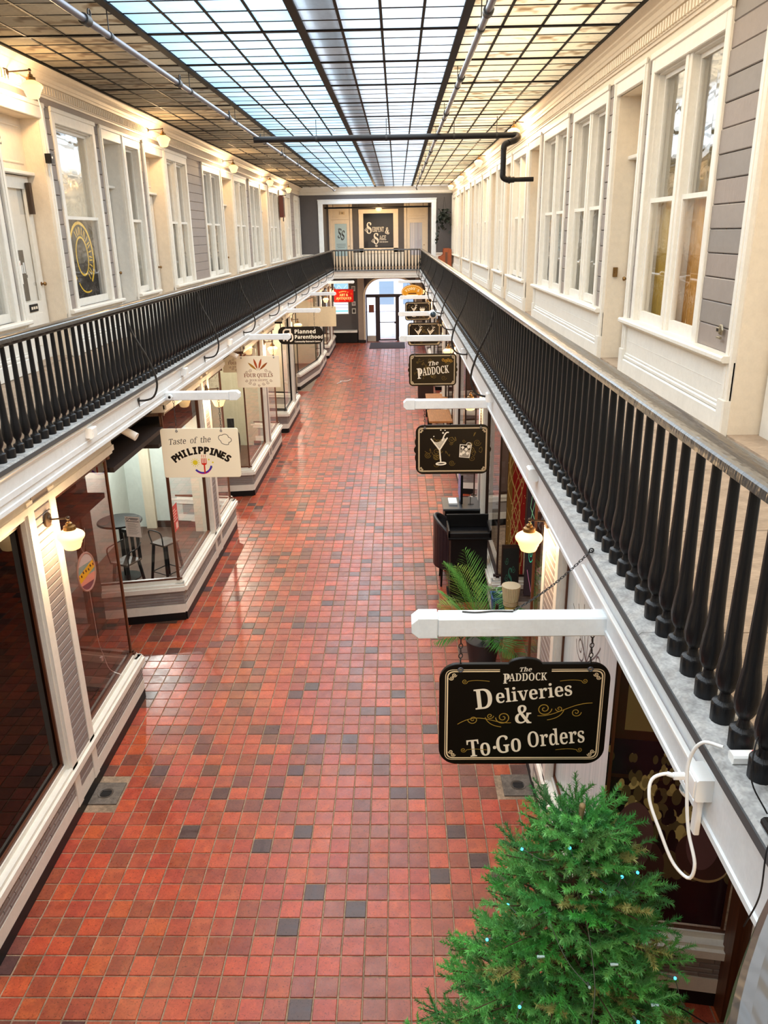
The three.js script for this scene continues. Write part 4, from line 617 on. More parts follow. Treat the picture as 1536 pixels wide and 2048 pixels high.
// pendants added to light the shop interiors
function pendant(x, y, z, label, power, tint = lin(1, 0.86, 0.66)) {
  const L = thing('added_pendant', label, 'lamp', [x, y, z]); part('cord', rod([0, 0.06, 0], [0, 3.5 - y > 0.1 ? Math.min(0.9, (y < 2.6 ? 2.72 : z < -16 ? 3.58 : 3.28) - y) : 0.1, 0], 0.006), M.black, L); const shd = part('shade', lathe([[0.02, 0.09], [0.05, 0.08], [0.15, 0.0], [0.152, -0.004]], 20), mat(lin(0.03, 0.03, 0.03), 0.4, { side: THREE.DoubleSide }), L); part('bulb', new THREE.SphereGeometry(0.05, 14, 10), new THREE.MeshStandardMaterial({ color: 0xffffff, emissive: tint, emissiveIntensity: 3 }), shd);
  const p = new THREE.PointLight(tint, power, 0, 2); p.castShadow = true; p.shadow.radius = 2; L.add(p);
}
pendant(-4.75, 2.35, -13.4, 'added black pendant lamp to light the second left shop', 11, lin(0.95, 1, 0.93)); pendant(-4.4, 2.95, -19.3, 'added black pendant lamp to light the third left shop', 15); pendant(-4.4, 2.95, -24.5, 'added black pendant lamp to light the fourth left shop', 12); pendant(-4.4, 2.95, -34.2, 'added black pendant lamp to light the fifth left shop', 9); pendant(-4.4, 2.95, -39.8, 'added black pendant lamp to light the farthest left shop', 12);
pendant(-5.2, 2.4, -6.0, 'added black pendant lamp to light the dark nearest left shop', 0.8); pendant(3.0, 2.95, -13, 'added black pendant lamp to light the second right shop', 5); pendant(2.8, 2.95, -6.6, 'added black pendant lamp to light the nearest right shop', 3);

// ================================================================ sprinkler pipes under the glass
{
  const mk = (x, label) => { const t = thing('sprinkler_pipe', label, 'pipe'); part('pipe', [rod([x, 7.5, ZN - 0.1], [x, 7.5, -37.6], 0.033, 0.033, 12)], M.steel, t);
    const cl = [], hg = []; for (let z = 1.5; z > -37; z -= 3.25) { part('coupling', [rod([x, 7.5, z], [x, 7.5, z - 0.12], 0.05, 0.05, 12), new THREE.TorusGeometry(0.035, 0.008, 6, 14).rotateY(Math.PI / 2).translate(x, 7.58, z - 0.18), rod([x, 7.53, z - 0.18], [x, 7.56, z - 0.18], 0.012)], M.iron, t); part('hanger', [rod([x, 7.5, z - 0.7], [x, 7.75, z - 0.7], 0.006, 0.006, 6), rod([x, 7.5, z - 0.67], [x, 7.5, z - 0.73], 0.042, 0.042, 12)], M.iron, t); }
    const e = []; part('end', [tube([[x, 7.5, -37.6], [x + 0.02, 7.46, -37.75], [x + 0.05, 7.42, -37.85]], 0.03, 8, 8), rod([x + 0.05, 7.42, -37.85], [x + 0.1, 7.5, -38.4], 0.01)], M.steel, t); };
  mk(-2.86, 'long grey sprinkler pipe under the left glass'); mk(0.85, 'long grey sprinkler pipe under the right glass');
  const c = thing('cross_pipe', 'thick black pipe crossing the hall with an elbow and drop at the right', 'pipe');
  part('cross_run', [rod([-2.86, 7.405, -17.3], [2.33, 7.405, -17.3], 0.055, 0.055, 14)], M.black, c);
  part('elbow', [tube([[2.33, 7.405, -17.3], [2.40, 7.40, -17.28], [2.42, 7.36, -17.2], [2.36, 7.3, -17.1], [2.2, 7.24, -17.02]], 0.06, 20, 12), tube([[2.2, 7.24, -17.02], [2.13, 7.2, -17], [2.11, 7.12, -17]], 0.062, 12, 12)], M.black, c);
  part('drop', [rod([2.11, 7.12, -17], [2.11, 6.72, -17], 0.055, 0.055, 14), tube([[2.11, 6.72, -17], [2.115, 6.62, -17], [2.2, 6.57, -17], [2.34, 6.57, -17]], 0.058, 16, 12), rod([2.2, 6.57, -17], [2.72, 6.57, -17], 0.045, 0.045, 12), rod([2.22, 6.57, -17], [2.26, 6.57, -17], 0.075, 0.075, 12)], M.black, c);
  part('hanger', [[-1.6], [-0.2], [1.15], [2.0]].map(([x]) => [rod([x, 7.405, -17.3], [x, 7.75, -17.3], 0.007), rod([x - 0.02, 7.405, -17.3], [x + 0.02, 7.405, -17.3], 0.065, 0.065, 12)]), M.iron, c);
}

// ================================================================ hanging signs on white arms
function rrect(w, h, r, bump) { const s = new THREE.Shape(); s.moveTo(-w / 2 + r, -h / 2); s.lineTo(w / 2 - r, -h / 2); s.absarc(w / 2 - r, -h / 2 + r, r, -Math.PI / 2, 0); if (bump === 2) { for (const y of [-0.1, 0, 0.1]) { s.lineTo(w / 2, y - 0.045); s.quadraticCurveTo(w / 2 + (y ? 0.02 : 0.045), y, w / 2, y + 0.045); } } s.lineTo(w / 2, h / 2 - r); s.absarc(w / 2 - r, h / 2 - r, r, 0, Math.PI / 2); if (bump === 1) { s.lineTo(0.09, h / 2); s.quadraticCurveTo(0.075, h / 2 + 0.03, 0, h / 2 + 0.034); s.quadraticCurveTo(-0.075, h / 2 + 0.03, -0.09, h / 2); } s.lineTo(-w / 2 + r, h / 2); s.absarc(-w / 2 + r, h / 2 - r, r, Math.PI / 2, Math.PI); if (bump === 2) { for (const y of [0.1, 0, -0.1]) { s.lineTo(-w / 2, y + 0.045); s.quadraticCurveTo(-w / 2 - (y ? 0.02 : 0.045), y, -w / 2, y - 0.045); } } s.lineTo(-w / 2, -h / 2 + r); s.absarc(-w / 2 + r, -h / 2 + r, r, Math.PI, 1.5 * Math.PI); return s; }
function flatFace(shape, w, h) { const g = new THREE.ShapeGeometry(shape, 12), p = g.attributes.position, uv = g.attributes.uv; for (let i = 0; i < p.count; i++) uv.setXY(i, p.getX(i) / w + 0.5, p.getY(i) / h + 0.5); return g; }
function signArm(side, z, len, label, o = {}) {
  const X = side > 0 ? FR : FL, d = side > 0 ? -1 : 1, y = 3.62, t = thing('sign_arm', label, 'sign arm', [X, y, z], 0, 'white sign arms');
  const h = 0.055, f = (a, b, hh) => rbx(Math.min(d * a, d * b), Math.max(d * a, d * b), -hh, hh, -hh, hh, 0.007);
  part('beam', [f(-0.1, len - 0.115, h)], M.whiteCool, t);
  const tip = prism([[0, -h], [0.095, -h], [0.13, -h * 0.45], [0.13, h * 0.45], [0.095, h], [0, h]], 2 * h, 0.004); tip.translate(len - 0.105, 0, -h); if (d < 0) tip.rotateY(Math.PI);
  part('tip', [tip, f(len - 0.118, len - 0.10, h * 0.85)], M.whiteCool, t);
  return t;
}
function chainLinks(x, y0, y1, z, n) { const gs = [], L = (y0 - y1) / n; for (let k = 0; k < n; k++) { const g = new THREE.TorusGeometry(0.011, 0.003, 5, 10); g.scale(1, L / 0.0235, 1); if (k % 2) g.rotateY(Math.PI / 2); else g.rotateY(0.2); g.translate(x, y0 - (k + 0.5) * L, z); gs.push(g); } return gs; }
function sign(name, label, x0, x1, y0, y1, z, shape, boardM, tex, o = {}) {
  const w = x1 - x0, h = y1 - y0, t = thing(name, label, 'sign', [(x0 + x1) / 2, (y0 + y1) / 2, z], o.turn ?? 0);
  const b = new THREE.ExtrudeGeometry(shape, { depth: 0.018, bevelEnabled: true, bevelThickness: 0.003, bevelSize: 0.003, bevelSegments: 1, curveSegments: 10 }); b.translate(0, 0, -0.012); const bd = part('board', b, boardM, t);
  if (tex) { const f = flatFace(shape, w, h); f.translate(0, 0, 0.0105); part('print', f, o.printM ?? new THREE.MeshPhysicalMaterial({ roughness: o.rough ?? 0.42, map: tex, specularIntensity: 0.35 }), bd, true); }
  const hx = o.hang ?? w * 0.38; const n = o.links ?? 7;
  if (!o.noChain) for (const sx of [-hx, hx]) { const ch = part('chain', chainLinks(sx, 3.558 - (y0 + y1) / 2, h / 2 - 0.025, 0, n), M.chain, t); part('eyelet', new THREE.TorusGeometry(0.012, 0.005, 6, 12).translate(sx, h / 2 - 0.03, 0.012), M.steel, ch); }
  return t;
}
const GOLD = '#a8893a', CREAM = '#f4ead6', INK = '#0d0906';
function goldFrame(x, w, h, m = 34, r = 50) {
  x.strokeStyle = '#f0d9b0'; for (const [k, l] of [[0, 5], [12, 9]]) { x.lineWidth = l; const q = m + k, c = r - k * 0.4; x.beginPath(); x.moveTo(q + c, q); x.lineTo(w - q - c, q); x.quadraticCurveTo(w - q, q, w - q, q + c); x.lineTo(w - q, h - q - c); x.quadraticCurveTo(w - q, h - q, w - q - c, h - q); x.lineTo(q + c, h - q); x.quadraticCurveTo(q, h - q, q, h - q - c); x.lineTo(q, q + c); x.quadraticCurveTo(q, q, q + c, q); x.stroke(); }
  x.lineWidth = 5; for (const [sx, sy] of [[1, 1], [-1, 1], [1, -1], [-1, -1]]) { const cx = sx > 0 ? m + 46 : w - m - 46, cy = sy > 0 ? m + 46 : h - m - 46; scroll(x, cx + sx * 6, cy - sy * 10, 15, sx); scroll(x, cx - sx * 10, cy + sy * 12, 15, -sx); }
}
// carved-looking letters: outlined serif with a light face
function fancy(x, s, px, py, size, width, col = CREAM) { x.save(); x.fillStyle = '#0b0806'; fit(x, s, px + 3, py + 4, size, width); x.fillStyle = col; fit(x, s, px, py, size, width); x.restore(); }
const blackBoard = new THREE.MeshPhysicalMaterial({ color: lin(0.006, 0.005, 0.004), roughness: 0.45, specularIntensity: 0.4 });
const RW = 0.925, RH = 0.645;
// nearest: deliveries
const tDel = print(1024, 714, (x, w, h) => {
  x.fillStyle = INK; x.fillRect(0, 0, w, h); goldFrame(x, w, h);
  x.fillStyle = INK; x.fillRect(360, 20, 310, 60);
  x.save(); x.translate(512, 60); x.rotate(-0.03); x.fillStyle = CREAM; text(x, 'The', 0, -26, 40, 'serif', 'italic bold'); fancy(x, 'PADDOCK', 0, 26, 74, 262); fit(x, 'P', -112, 34, 96, 44); x.restore();
  x.save(); x.translate(500, 205); x.rotate(-0.12); fancy(x, 'D', -235, 6, 200, 120); fancy(x, 'eliveries', 70, 0, 132, 470); x.restore();
  fancy(x, '&', 512, 352, 180, 110);
  x.strokeStyle = GOLD; x.lineWidth = 6; scroll(x, 640, 310, 46, 1, 1.8); scroll(x, 390, 372, 46, -1, 1.8); x.lineWidth = 5; for (const [s, cx, cy] of [[1, 600, 330], [-1, 440, 380]]) { x.beginPath(); x.moveTo(cx, cy + 30); x.bezierCurveTo(cx + s * 120, cy + 40, cx + s * 190, cy - 60, cx + s * 330, cy - 50 * s - 10); x.stroke(); scroll(x, cx + s * 235, cy + 6, 32, s, 1.5); scroll(x, cx + s * 130, cy - 20, 22, -s, 1.4); x.beginPath(); x.moveTo(cx + s * 60, cy + 60); x.quadraticCurveTo(cx + s * 140, cy + 50, cx + s * 160, cy - 10); x.stroke(); }
  x.save(); x.translate(512, 535); x.rotate(-0.11); fancy(x, 'To', -270, 30, 175, 150); fancy(x, '·', -172, 40, 150, 40); fancy(x, 'Go', -85, 22, 180, 165); fancy(x, 'Orders', 210, 6, 160, 360); x.restore();
  x.strokeStyle = GOLD; x.lineWidth = 4; for (const [s, cx, cy] of [[1, 150, 115], [-1, 874, 115], [1, 150, 610], [-1, 874, 610]]) { scroll(x, cx, cy, 18, s); x.beginPath(); x.moveTo(cx + s * 18, cy); x.quadraticCurveTo(cx + s * 60, cy - 14, cx + s * 150, cy); x.stroke(); }
});
signArm(1, -3.78, 1.0, 'nearest white sign arm, over the deliveries sign');
sign('hanging_sign', 'black hanging sign reading Deliveries & To-Go Orders', 0.213, 1.145, 2.725, 3.372, -3.78, rrect(0.932, 0.647, 0.1, 1), blackBoard, tDel);
function flourish(x, w, h, seed) { const r = rng(seed); x.strokeStyle = '#8f7433'; x.lineWidth = 4; for (let k = 0; k < 16; k++) { const cx = 140 + r() * (w - 280), cy = 120 + r() * (h - 240); scroll(x, cx, cy, 24 + r() * 46, r() < 0.5 ? 1 : -1, 1.3 + r()); } for (let k = 0; k < 8; k++) { x.beginPath(); const a = 120 + r() * (w - 240), b = 120 + r() * (h - 240); x.moveTo(a, b); x.bezierCurveTo(a + 140 * (r() - 0.5), b - 120, a + 200 * (r() - 0.5), b + 120, a + 260 * (r() - 0.5), b + 80 * (r() - 0.5)); x.stroke(); } }
function martini(x, cx, cy, s, tilt = 0) { x.save(); x.translate(cx, cy); x.rotate(tilt); x.scale(s, s); x.strokeStyle = x.fillStyle = CREAM; x.lineWidth = 13; x.beginPath(); x.moveTo(-80, -100); x.lineTo(0, 20); x.lineTo(80, -100); x.stroke(); x.beginPath(); x.moveTo(-62, -72); x.quadraticCurveTo(-20, -50, 10, -68); x.quadraticCurveTo(40, -120, 70, -80); x.lineTo(0, 15); x.closePath(); x.globalAlpha = 0.75; x.fill(); x.globalAlpha = 1; x.beginPath(); x.moveTo(0, 18); x.lineTo(6, 150); x.stroke(); x.beginPath(); x.ellipse(8, 160, 46, 12, 0, 0, 7); x.stroke(); for (const [a, b, q] of [[40, -150, 9], [20, -180, 7], [60, -175, 6], [-50, -120, 6]]) { x.beginPath(); x.arc(a, b, q, 0, 7); x.fill(); } x.beginPath(); x.moveTo(30, -70); x.quadraticCurveTo(60, -170, 95, -150); x.stroke(); x.restore(); }
function tumbler(x, cx, cy, s, tilt = 0.1) { x.save(); x.translate(cx, cy); x.rotate(tilt); x.scale(s, s); x.strokeStyle = x.fillStyle = CREAM; x.lineWidth = 11; x.beginPath(); x.moveTo(-80, -90); x.lineTo(-70, 90); x.lineTo(66, 90); x.lineTo(76, -90); x.closePath(); x.stroke(); x.globalAlpha = 0.6; x.fillRect(-66, -20, 130, 100); x.globalAlpha = 1; for (const [a, b] of [[-40, -50], [10, -30], [40, -66], [-20, 20], [34, 30], [-50, 50]]) { x.save(); x.translate(a, b); x.rotate(a); x.fillRect(-20, -20, 38, 38); x.restore(); } x.lineWidth = 8; x.beginPath(); x.arc(40, -95, 34, Math.PI, 0); x.stroke(); x.restore(); }
function coupe(x, cx, cy, s) { x.save(); x.translate(cx, cy); x.scale(s, s); x.fillStyle = x.strokeStyle = CREAM; x.beginPath(); x.moveTo(-90, -60); x.lineTo(90, -60); x.quadraticCurveTo(60, 60, 0, 70); x.quadraticCurveTo(-60, 60, -90, -60); x.fill(); x.fillRect(-60, 70, 120, 16); x.lineWidth = 10; for (const k of [-40, 0, 40]) { x.beginPath(); x.moveTo(k, -60); x.lineTo(k * 1.6, -110); x.stroke(); } x.restore(); }
const glassSign = (seed, kind) => print(1024, 714, (x, w, h) => { x.fillStyle = '#1a1209'; x.fillRect(0, 0, w, h); flourish(x, w, h, seed); goldFrame(x, w, h); if (kind === 0) { martini(x, 330, 330, 1.45, -0.05); tumbler(x, 690, 380, 1.0); } else if (kind === 1) { martini(x, 330, 330, 1.35, -0.04); martini(x, 700, 340, 1.35, 0.12); } else { martini(x, 350, 330, 1.4, 0.03); coupe(x, 690, 330, 1.2); } });
signArm(1, -9.53, 1.0, 'second white sign arm on the right');
sign('hanging_sign', 'brown hanging sign with a martini and an iced tumbler', 0.21, 1.122, 2.727, 3.352, -9.53, rrect(0.912, 0.625, 0.09, 2), blackBoard, glassSign(41, 0));
const tPad = print(1024, 700, (x, w, h) => { x.fillStyle = '#2a200f'; x.fillRect(0, 0, w, h); flourish(x, w, h, 77); goldFrame(x, w, h); x.save(); x.translate(512, 360); x.rotate(-0.1); x.fillStyle = CREAM; text(x, 'The', 20, -150, 120, 'serif', 'italic bold'); fancy(x, 'PADDOCK', 20, 10, 230, 660); fancy(x, 'P', -285, 40, 320, 130); x.restore(); x.strokeStyle = '#c9962e'; x.lineWidth = 9; for (let k = 0; k < 4; k++) scroll(x, 740 + k * 55, 130 + 20 * (k % 2), 40, 1, 1.4); });
signArm(1, -15.9, 1.04, 'third white sign arm on the right');
sign('hanging_sign', 'brown hanging sign reading The PADDOCK', 0.215, 1.165, 2.67, 3.312, -15.9, rrect(0.95, 0.642, 0.08, 2), blackBoard, tPad);
signArm(1, -20.95, 1.05, 'fourth white sign arm on the right with a dome camera');
sign('hanging_sign', 'brown hanging sign with two martini glasses', 0.252, 1.11, 2.803, 3.39, -20.95, rrect(0.858, 0.587, 0.08), blackBoard, glassSign(55, 1));
signArm(1, -26.5, 1.0, 'fifth white sign arm on the right');
sign('hanging_sign', 'brown hanging sign with a splashing glass and a coupe', 0.238, 1.068, 2.885, 3.47, -26.5, rrect(0.83, 0.585, 0.08), blackBoard, glassSign(63, 2), { links: 3 });
const ov = new THREE.Shape(); ov.absellipse(0, 0, 0.473, 0.30, 0, Math.PI * 2);
const tOv = print(512, 324, (x, w, h) => { x.fillStyle = '#e09a22'; x.fillRect(0, 0, w, h); x.strokeStyle = '#f6e2a8'; x.lineWidth = 10; x.beginPath(); x.ellipse(w / 2, h / 2, 232, 142, 0, 0, 7); x.stroke(); x.fillStyle = '#fff6cf'; arcText(x, "VINNY'S", w / 2, 340, 250, -0.6, 0.6, 84, 'serif'); x.fillStyle = '#5d3311'; x.fillRect(160, 185, 190, 26); x.fillStyle = '#fff0bd'; x.fillRect(120, 222, 270, 24); });
signArm(1, -35.3, 1.05, 'farthest white sign arm on the right');
sign('hanging_sign', 'oval gold hanging sign near the far doors', 0.16, 1.106, 2.89, 3.49, -35.3, ov, mat(lin(0.5, 0.25, 0.03), 0.4), tOv, { hang: 0.2, links: 3 });
// ---- left signs
const tPhi = print(1024, 680, (x, w, h) => {
  x.fillStyle = '#faeed2'; x.fillRect(0, 0, w, h); x.fillStyle = x.strokeStyle = '#241a14';
  x.save(); x.translate(0, 0); x.font = 'italic 96px serif'; x.textAlign = 'left'; x.textBaseline = 'middle'; x.translate(90, 180); x.rotate(-0.06); x.scale(0.98, 1.15); x.fillText('Taste  of  the', 0, 0); x.restore();
  x.lineWidth = 7; x.beginPath(); x.moveTo(790, 170); x.bezierCurveTo(740, 130, 770, 80, 815, 92); x.bezierCurveTo(850, 60, 900, 90, 895, 120); x.bezierCurveTo(950, 130, 940, 190, 900, 190); x.lineTo(890, 222); x.quadraticCurveTo(840, 230, 800, 200); x.closePath(); x.stroke();
  x.fillStyle = '#1c130e'; arcText(x, 'PHILIPPINES', 512, 900, 600, -0.63, 0.63, 132, 'sans-serif', 'bold', 9);
  x.fillStyle = '#e6cf2e'; x.beginPath(); x.arc(425, 470, 34, 0, 7); x.fill(); x.strokeStyle = '#e6cf2e'; x.lineWidth = 7; for (let k = 0; k < 12; k++) { const a = k / 12 * 6.283; x.beginPath(); x.moveTo(425 + 40 * Math.cos(a), 470 + 40 * Math.sin(a)); x.lineTo(425 + 60 * Math.cos(a), 470 + 60 * Math.sin(a)); x.stroke(); }
  x.fillStyle = '#e6cf2e'; for (const [a, b] of [[610, 430], [660, 470], [640, 540]]) { x.beginPath(); x.arc(a, b, 12, 0, 7); x.fill(); }
  x.strokeStyle = '#3a2a9c'; x.lineWidth = 26; x.beginPath(); x.arc(520, 500, 118, 0.15, 2.5); x.stroke(); x.strokeStyle = '#c2267d'; x.lineWidth = 10; x.beginPath(); x.arc(520, 512, 118, 0.6, 2.2); x.stroke();
  x.fillStyle = '#d5301d'; x.fillRect(534, 480, 20, 140); for (const k of [0, 1, 2, 3]) x.fillRect(508 + k * 20, 410, 10, 70); x.beginPath(); x.ellipse(543, 480, 36, 28, 0, 0, Math.PI); x.fill(); x.strokeStyle = '#d5301d'; x.lineWidth = 6; for (const k of [0, 1, 2]) { x.beginPath(); x.moveTo(520 + k * 24, 400); x.quadraticCurveTo(512 + k * 24, 380, 524 + k * 24, 362); x.stroke(); }
});
const creamBoard = mat(lin(0.84, 0.74, 0.55), 0.5);
signArm(-1, -10.25, 0.95, 'nearest white sign arm on the left, over the Philippines sign');
sign('hanging_sign', 'cream hanging sign reading Taste of the PHILIPPINES', -3.205, -2.162, 2.495, 3.172, -10.25, rrect(1.043, 0.677, 0.03), creamBoard, tPhi, { hang: 0.3, links: 10 });
const tQ = print(1024, 730, (x, w, h) => {
  x.fillStyle = '#faeed4'; x.fillRect(0, 0, w, h); const q = (a, c) => { x.save(); x.translate(512, 350); x.rotate(a); x.fillStyle = c; x.beginPath(); x.moveTo(-8, -70); x.quadraticCurveTo(-50, -200, 0, -310); x.quadraticCurveTo(46, -200, 8, -70); x.fill(); x.strokeStyle = '#5b2c12'; x.lineWidth = 5; x.beginPath(); x.moveTo(0, -300); x.lineTo(0, -30); x.stroke(); x.restore(); };
  q(-0.85, '#b7822a'); q(-0.3, '#b9501f'); q(0.3, '#c2562a'); q(0.85, '#a55a22'); x.strokeStyle = '#7d4316'; x.lineWidth = 7; for (const s of [-1, 1]) { scroll(x, 512 + s * 190, 330, 44, s); scroll(x, 512 + s * 280, 365, 34, s); scroll(x, 512 + s * 290, 570, 36, s); scroll(x, 512 + s * 210, 620, 40, s); scroll(x, 512 + s * 110, 650, 40, s); } 
  x.fillStyle = '#7a3b12'; fit(x, 'FOUR QUILLS', 512, 445, 120, 700); fit(x, 'BOOK SHOPPE', 512, 560, 68, 440, 'serif', 'normal'); scroll(x, 512, 680, 30);
});
signArm(-1, -16.46, 0.82, 'second white sign arm on the left');
sign('hanging_sign', 'cream hanging sign reading FOUR QUILLS BOOK SHOPPE', -3.388, -2.49, 2.578, 3.228, -16.46, rrect(0.898, 0.65, 0.012), creamBoard, tQ, { links: 9 });
const tPP = print(1024, 400, (x, w, h) => { x.fillStyle = '#15100c'; x.fillRect(0, 0, w, h); x.strokeStyle = '#fbf0de'; x.lineWidth = 34; x.beginPath(); x.moveTo(120, 330); x.lineTo(120, 140); x.quadraticCurveTo(120, 60, 200, 60); x.lineTo(280, 60); x.lineTo(280, 180); x.stroke(); x.beginPath(); x.moveTo(200, 330); x.lineTo(200, 210); x.quadraticCurveTo(200, 150, 260, 150); x.quadraticCurveTo(330, 150, 330, 240); x.quadraticCurveTo(330, 330, 260, 330); x.stroke(); x.fillStyle = '#fdf3e2'; x.font = 'bold 128px sans-serif'; x.textAlign = 'left'; x.textBaseline = 'middle'; x.fillText('Planned', 370, 110); x.font = 'bold 118px sans-serif'; x.fillText('Parenthood', 370, 235); x.font = 'bold 50px sans-serif'; x.fillText('Community Outreach Center', 370, 342, 600); });
signArm(-1, -22.3, 0.9, 'third white sign arm on the left');
sign('hanging_sign', 'black pill-shaped hanging sign with white lettering', -3.35, -2.105, 2.71, 3.185, -22.3, rrect(1.245, 0.475, 0.16), blackBoard, tPP, { hang: 0.4, links: 6 });
signArm(-1, -28.65, 0.86, 'fourth white sign arm on the left');
sign('hanging_sign', 'blank tan hanging sign board', -3.196, -2.206, 2.495, 3.18, -28.65, rrect(0.99, 0.685, 0.015), mat(lin(0.84, 0.68, 0.42), 0.5, { map: T.paint }), null, { links: 9 });
const tRed = print(512, 336, (x, w, h) => { x.fillStyle = '#c2170f'; x.fillRect(0, 0, w, h); x.strokeStyle = '#6d0a08'; x.lineWidth = 10; x.strokeRect(8, 8, w - 16, h - 16); x.fillStyle = '#ffd978'; x.strokeStyle = '#e08a28'; x.lineWidth = 4; arcText(x, "PADDOCK'S", 256, 330, 270, -0.42, 0.42, 44, 'serif'); x.fillStyle = '#ffeb9a'; fit(x, 'ART &', 256, 150, 84, 230); fit(x, 'ANTIQUES', 256, 236, 84, 400); for (const s of [-1, 1]) { scroll(x, 256 + s * 200, 120, 26, s); scroll(x, 256 + s * 150, 295, 20, s); } });
signArm(-1, -35.6, 1.15, 'farthest white sign arm on the left');
sign('hanging_sign', 'red hanging sign reading ART & ANTIQUES', -2.80, -1.94, 2.77, 3.33, -35.6, rrect(0.86, 0.56, 0.05), mat(lin(0.35, 0.02, 0.01), 0.4), tRed, { links: 3 });
{ // stay chain of the nearest arm, dome camera on the fourth arm
  const a = [1.029, 3.975, -3.93], b = [0.60, 3.68, -3.80], n = 34, gs = []; for (let k = 0; k < n; k++) { const t = (k + 0.5) / n, sag = -0.03 * Math.sin(Math.PI * t), g = new THREE.TorusGeometry(0.006, 0.002, 4, 8); g.scale(1.9, 1, 1); if (k % 2) g.rotateX(Math.PI / 2); g.rotateZ(Math.atan2(a[1] - b[1], a[0] - b[0])); g.translate(a[0] + (b[0] - a[0]) * t, a[1] + (b[1] - a[1]) * t + sag, a[2] + (b[2] - a[2]) * t); gs.push(g); }
  const s = thing('stay_chain', 'thin chain from the gallery edge to the nearest sign arm', 'chain'); part('links', gs, M.chain, s); part('eye', [new THREE.TorusGeometry(0.012, 0.004, 6, 10).translate(...a)], M.iron, s); part('tail', [tube([[0.60, 3.68, -3.8], [0.5, 3.682, -3.8], [0.40, 3.68, -3.79], [0.33, 3.681, -3.8]], 0.005, 16, 5)], M.chain, s);
  const c = thing('dome_camera', 'round dome security camera on the fourth right sign arm', 'camera', [0.90, 3.62, -20.73]); part('housing', new THREE.SphereGeometry(0.115, 20, 14).translate(0, 0, -0.03), M.whiteCool, c); part('lens_dome', new THREE.SphereGeometry(0.075, 18, 12).translate(0, 0.0, 0.05), mat(lin(0.02, 0.04, 0.06), 0.08), c);
  const c2 = thing('bullet_camera', 'small round camera at the root of the Philippines sign arm', 'camera', [-3.0, 3.62, -10.18]); part('housing', rod([0, 0, 0], [0, 0, 0.04], 0.035, 0.035, 14), M.whiteCool, c2); part('lens', rod([0, 0, 0.03], [0, 0, 0.045], 0.018, 0.018, 12), M.black, c2);
}

// ================================================================ fittings on the gallery fascias
const ORD = ['first', 'second', 'third', 'fourth', 'fifth', 'sixth', 'seventh', 'eighth', 'ninth', 'tenth'];
for (const side of [-1, 1]) {
  const w = side < 0 ? 'left' : 'right', X = side < 0 ? FL : FR, d = -side, rail = side < 0 ? NL - 0.05 : NR + 0.05;
  for (let k = 0; k < 9; k++) { const z = -9.1 - k * 3.36; if (z < -38) break;
    const h = thing('curved_iron_rod', `${ORD[k]} curved black iron rod from the near end of the ${w} balustrade`, 'iron rod', [X, 3.79, z], 0, 'curved iron rods'); const rx = rail - X;
    part('rod', tube([[rx + d * 0.01, 1.0, 0.12], [rx + d * 0.05, 0.8, 0.10], [d * 0.19, 0.48, 0.04], [d * 0.25, 0.2, 0], [d * 0.19, 0.04, 0], [d * 0.08, 0.0, 0], [0, 0, 0]], 0.0125, 30, 6), M.iron, h);
    const pl = prism([[-0.03, 0.03], [0.03, 0.03], [0, -0.075]], 0.008); pl.rotateY(Math.PI / 2); pl.translate(d * 0.012 - 0.004, 0, 0); part('pointed_plate', pl, M.iron, h); }
  (side < 0 ? [-7.5, -11.1, -14.3, -17.7, -21.0, -24.4] : [-5.95, -9.0, -12.7, -16.05, -19.4, -22.75]).forEach((z, k) => { const b = thing('junction_box', `${ORD[k]} small white junction box from the near end of the ${w} fascia`, 'junction box', [X, 3.80, z], 0, 'white junction boxes'); part('box', rbx(0, d * 0.075, -0.05, 0.05, -0.06, 0.06, 0.008), M.plastic, b); part('cover', rbx(d * 0.075, d * 0.081, -0.045, 0.045, -0.05, 0.05, 0.004), M.plastic, b); });
}
[[-3.25, 3.40, -9.1, 'white cylinder spotlight by the second left shopfront'], [-3.25, 3.42, -15.4, 'white cylinder spotlight by the quill sign']].forEach(([x, y, z, l]) => { const s = thing('spotlight', l, 'spotlight', [x, y, z]); part('can', [rod([-0.06, 0.05, 0], [0.12, -0.045, 0.02], 0.045, 0.05, 18)], M.plastic, s); part('bracket', [rod([-0.02, 0.03, 0], [-0.04, 0.2, 0], 0.012)], M.black, s); });
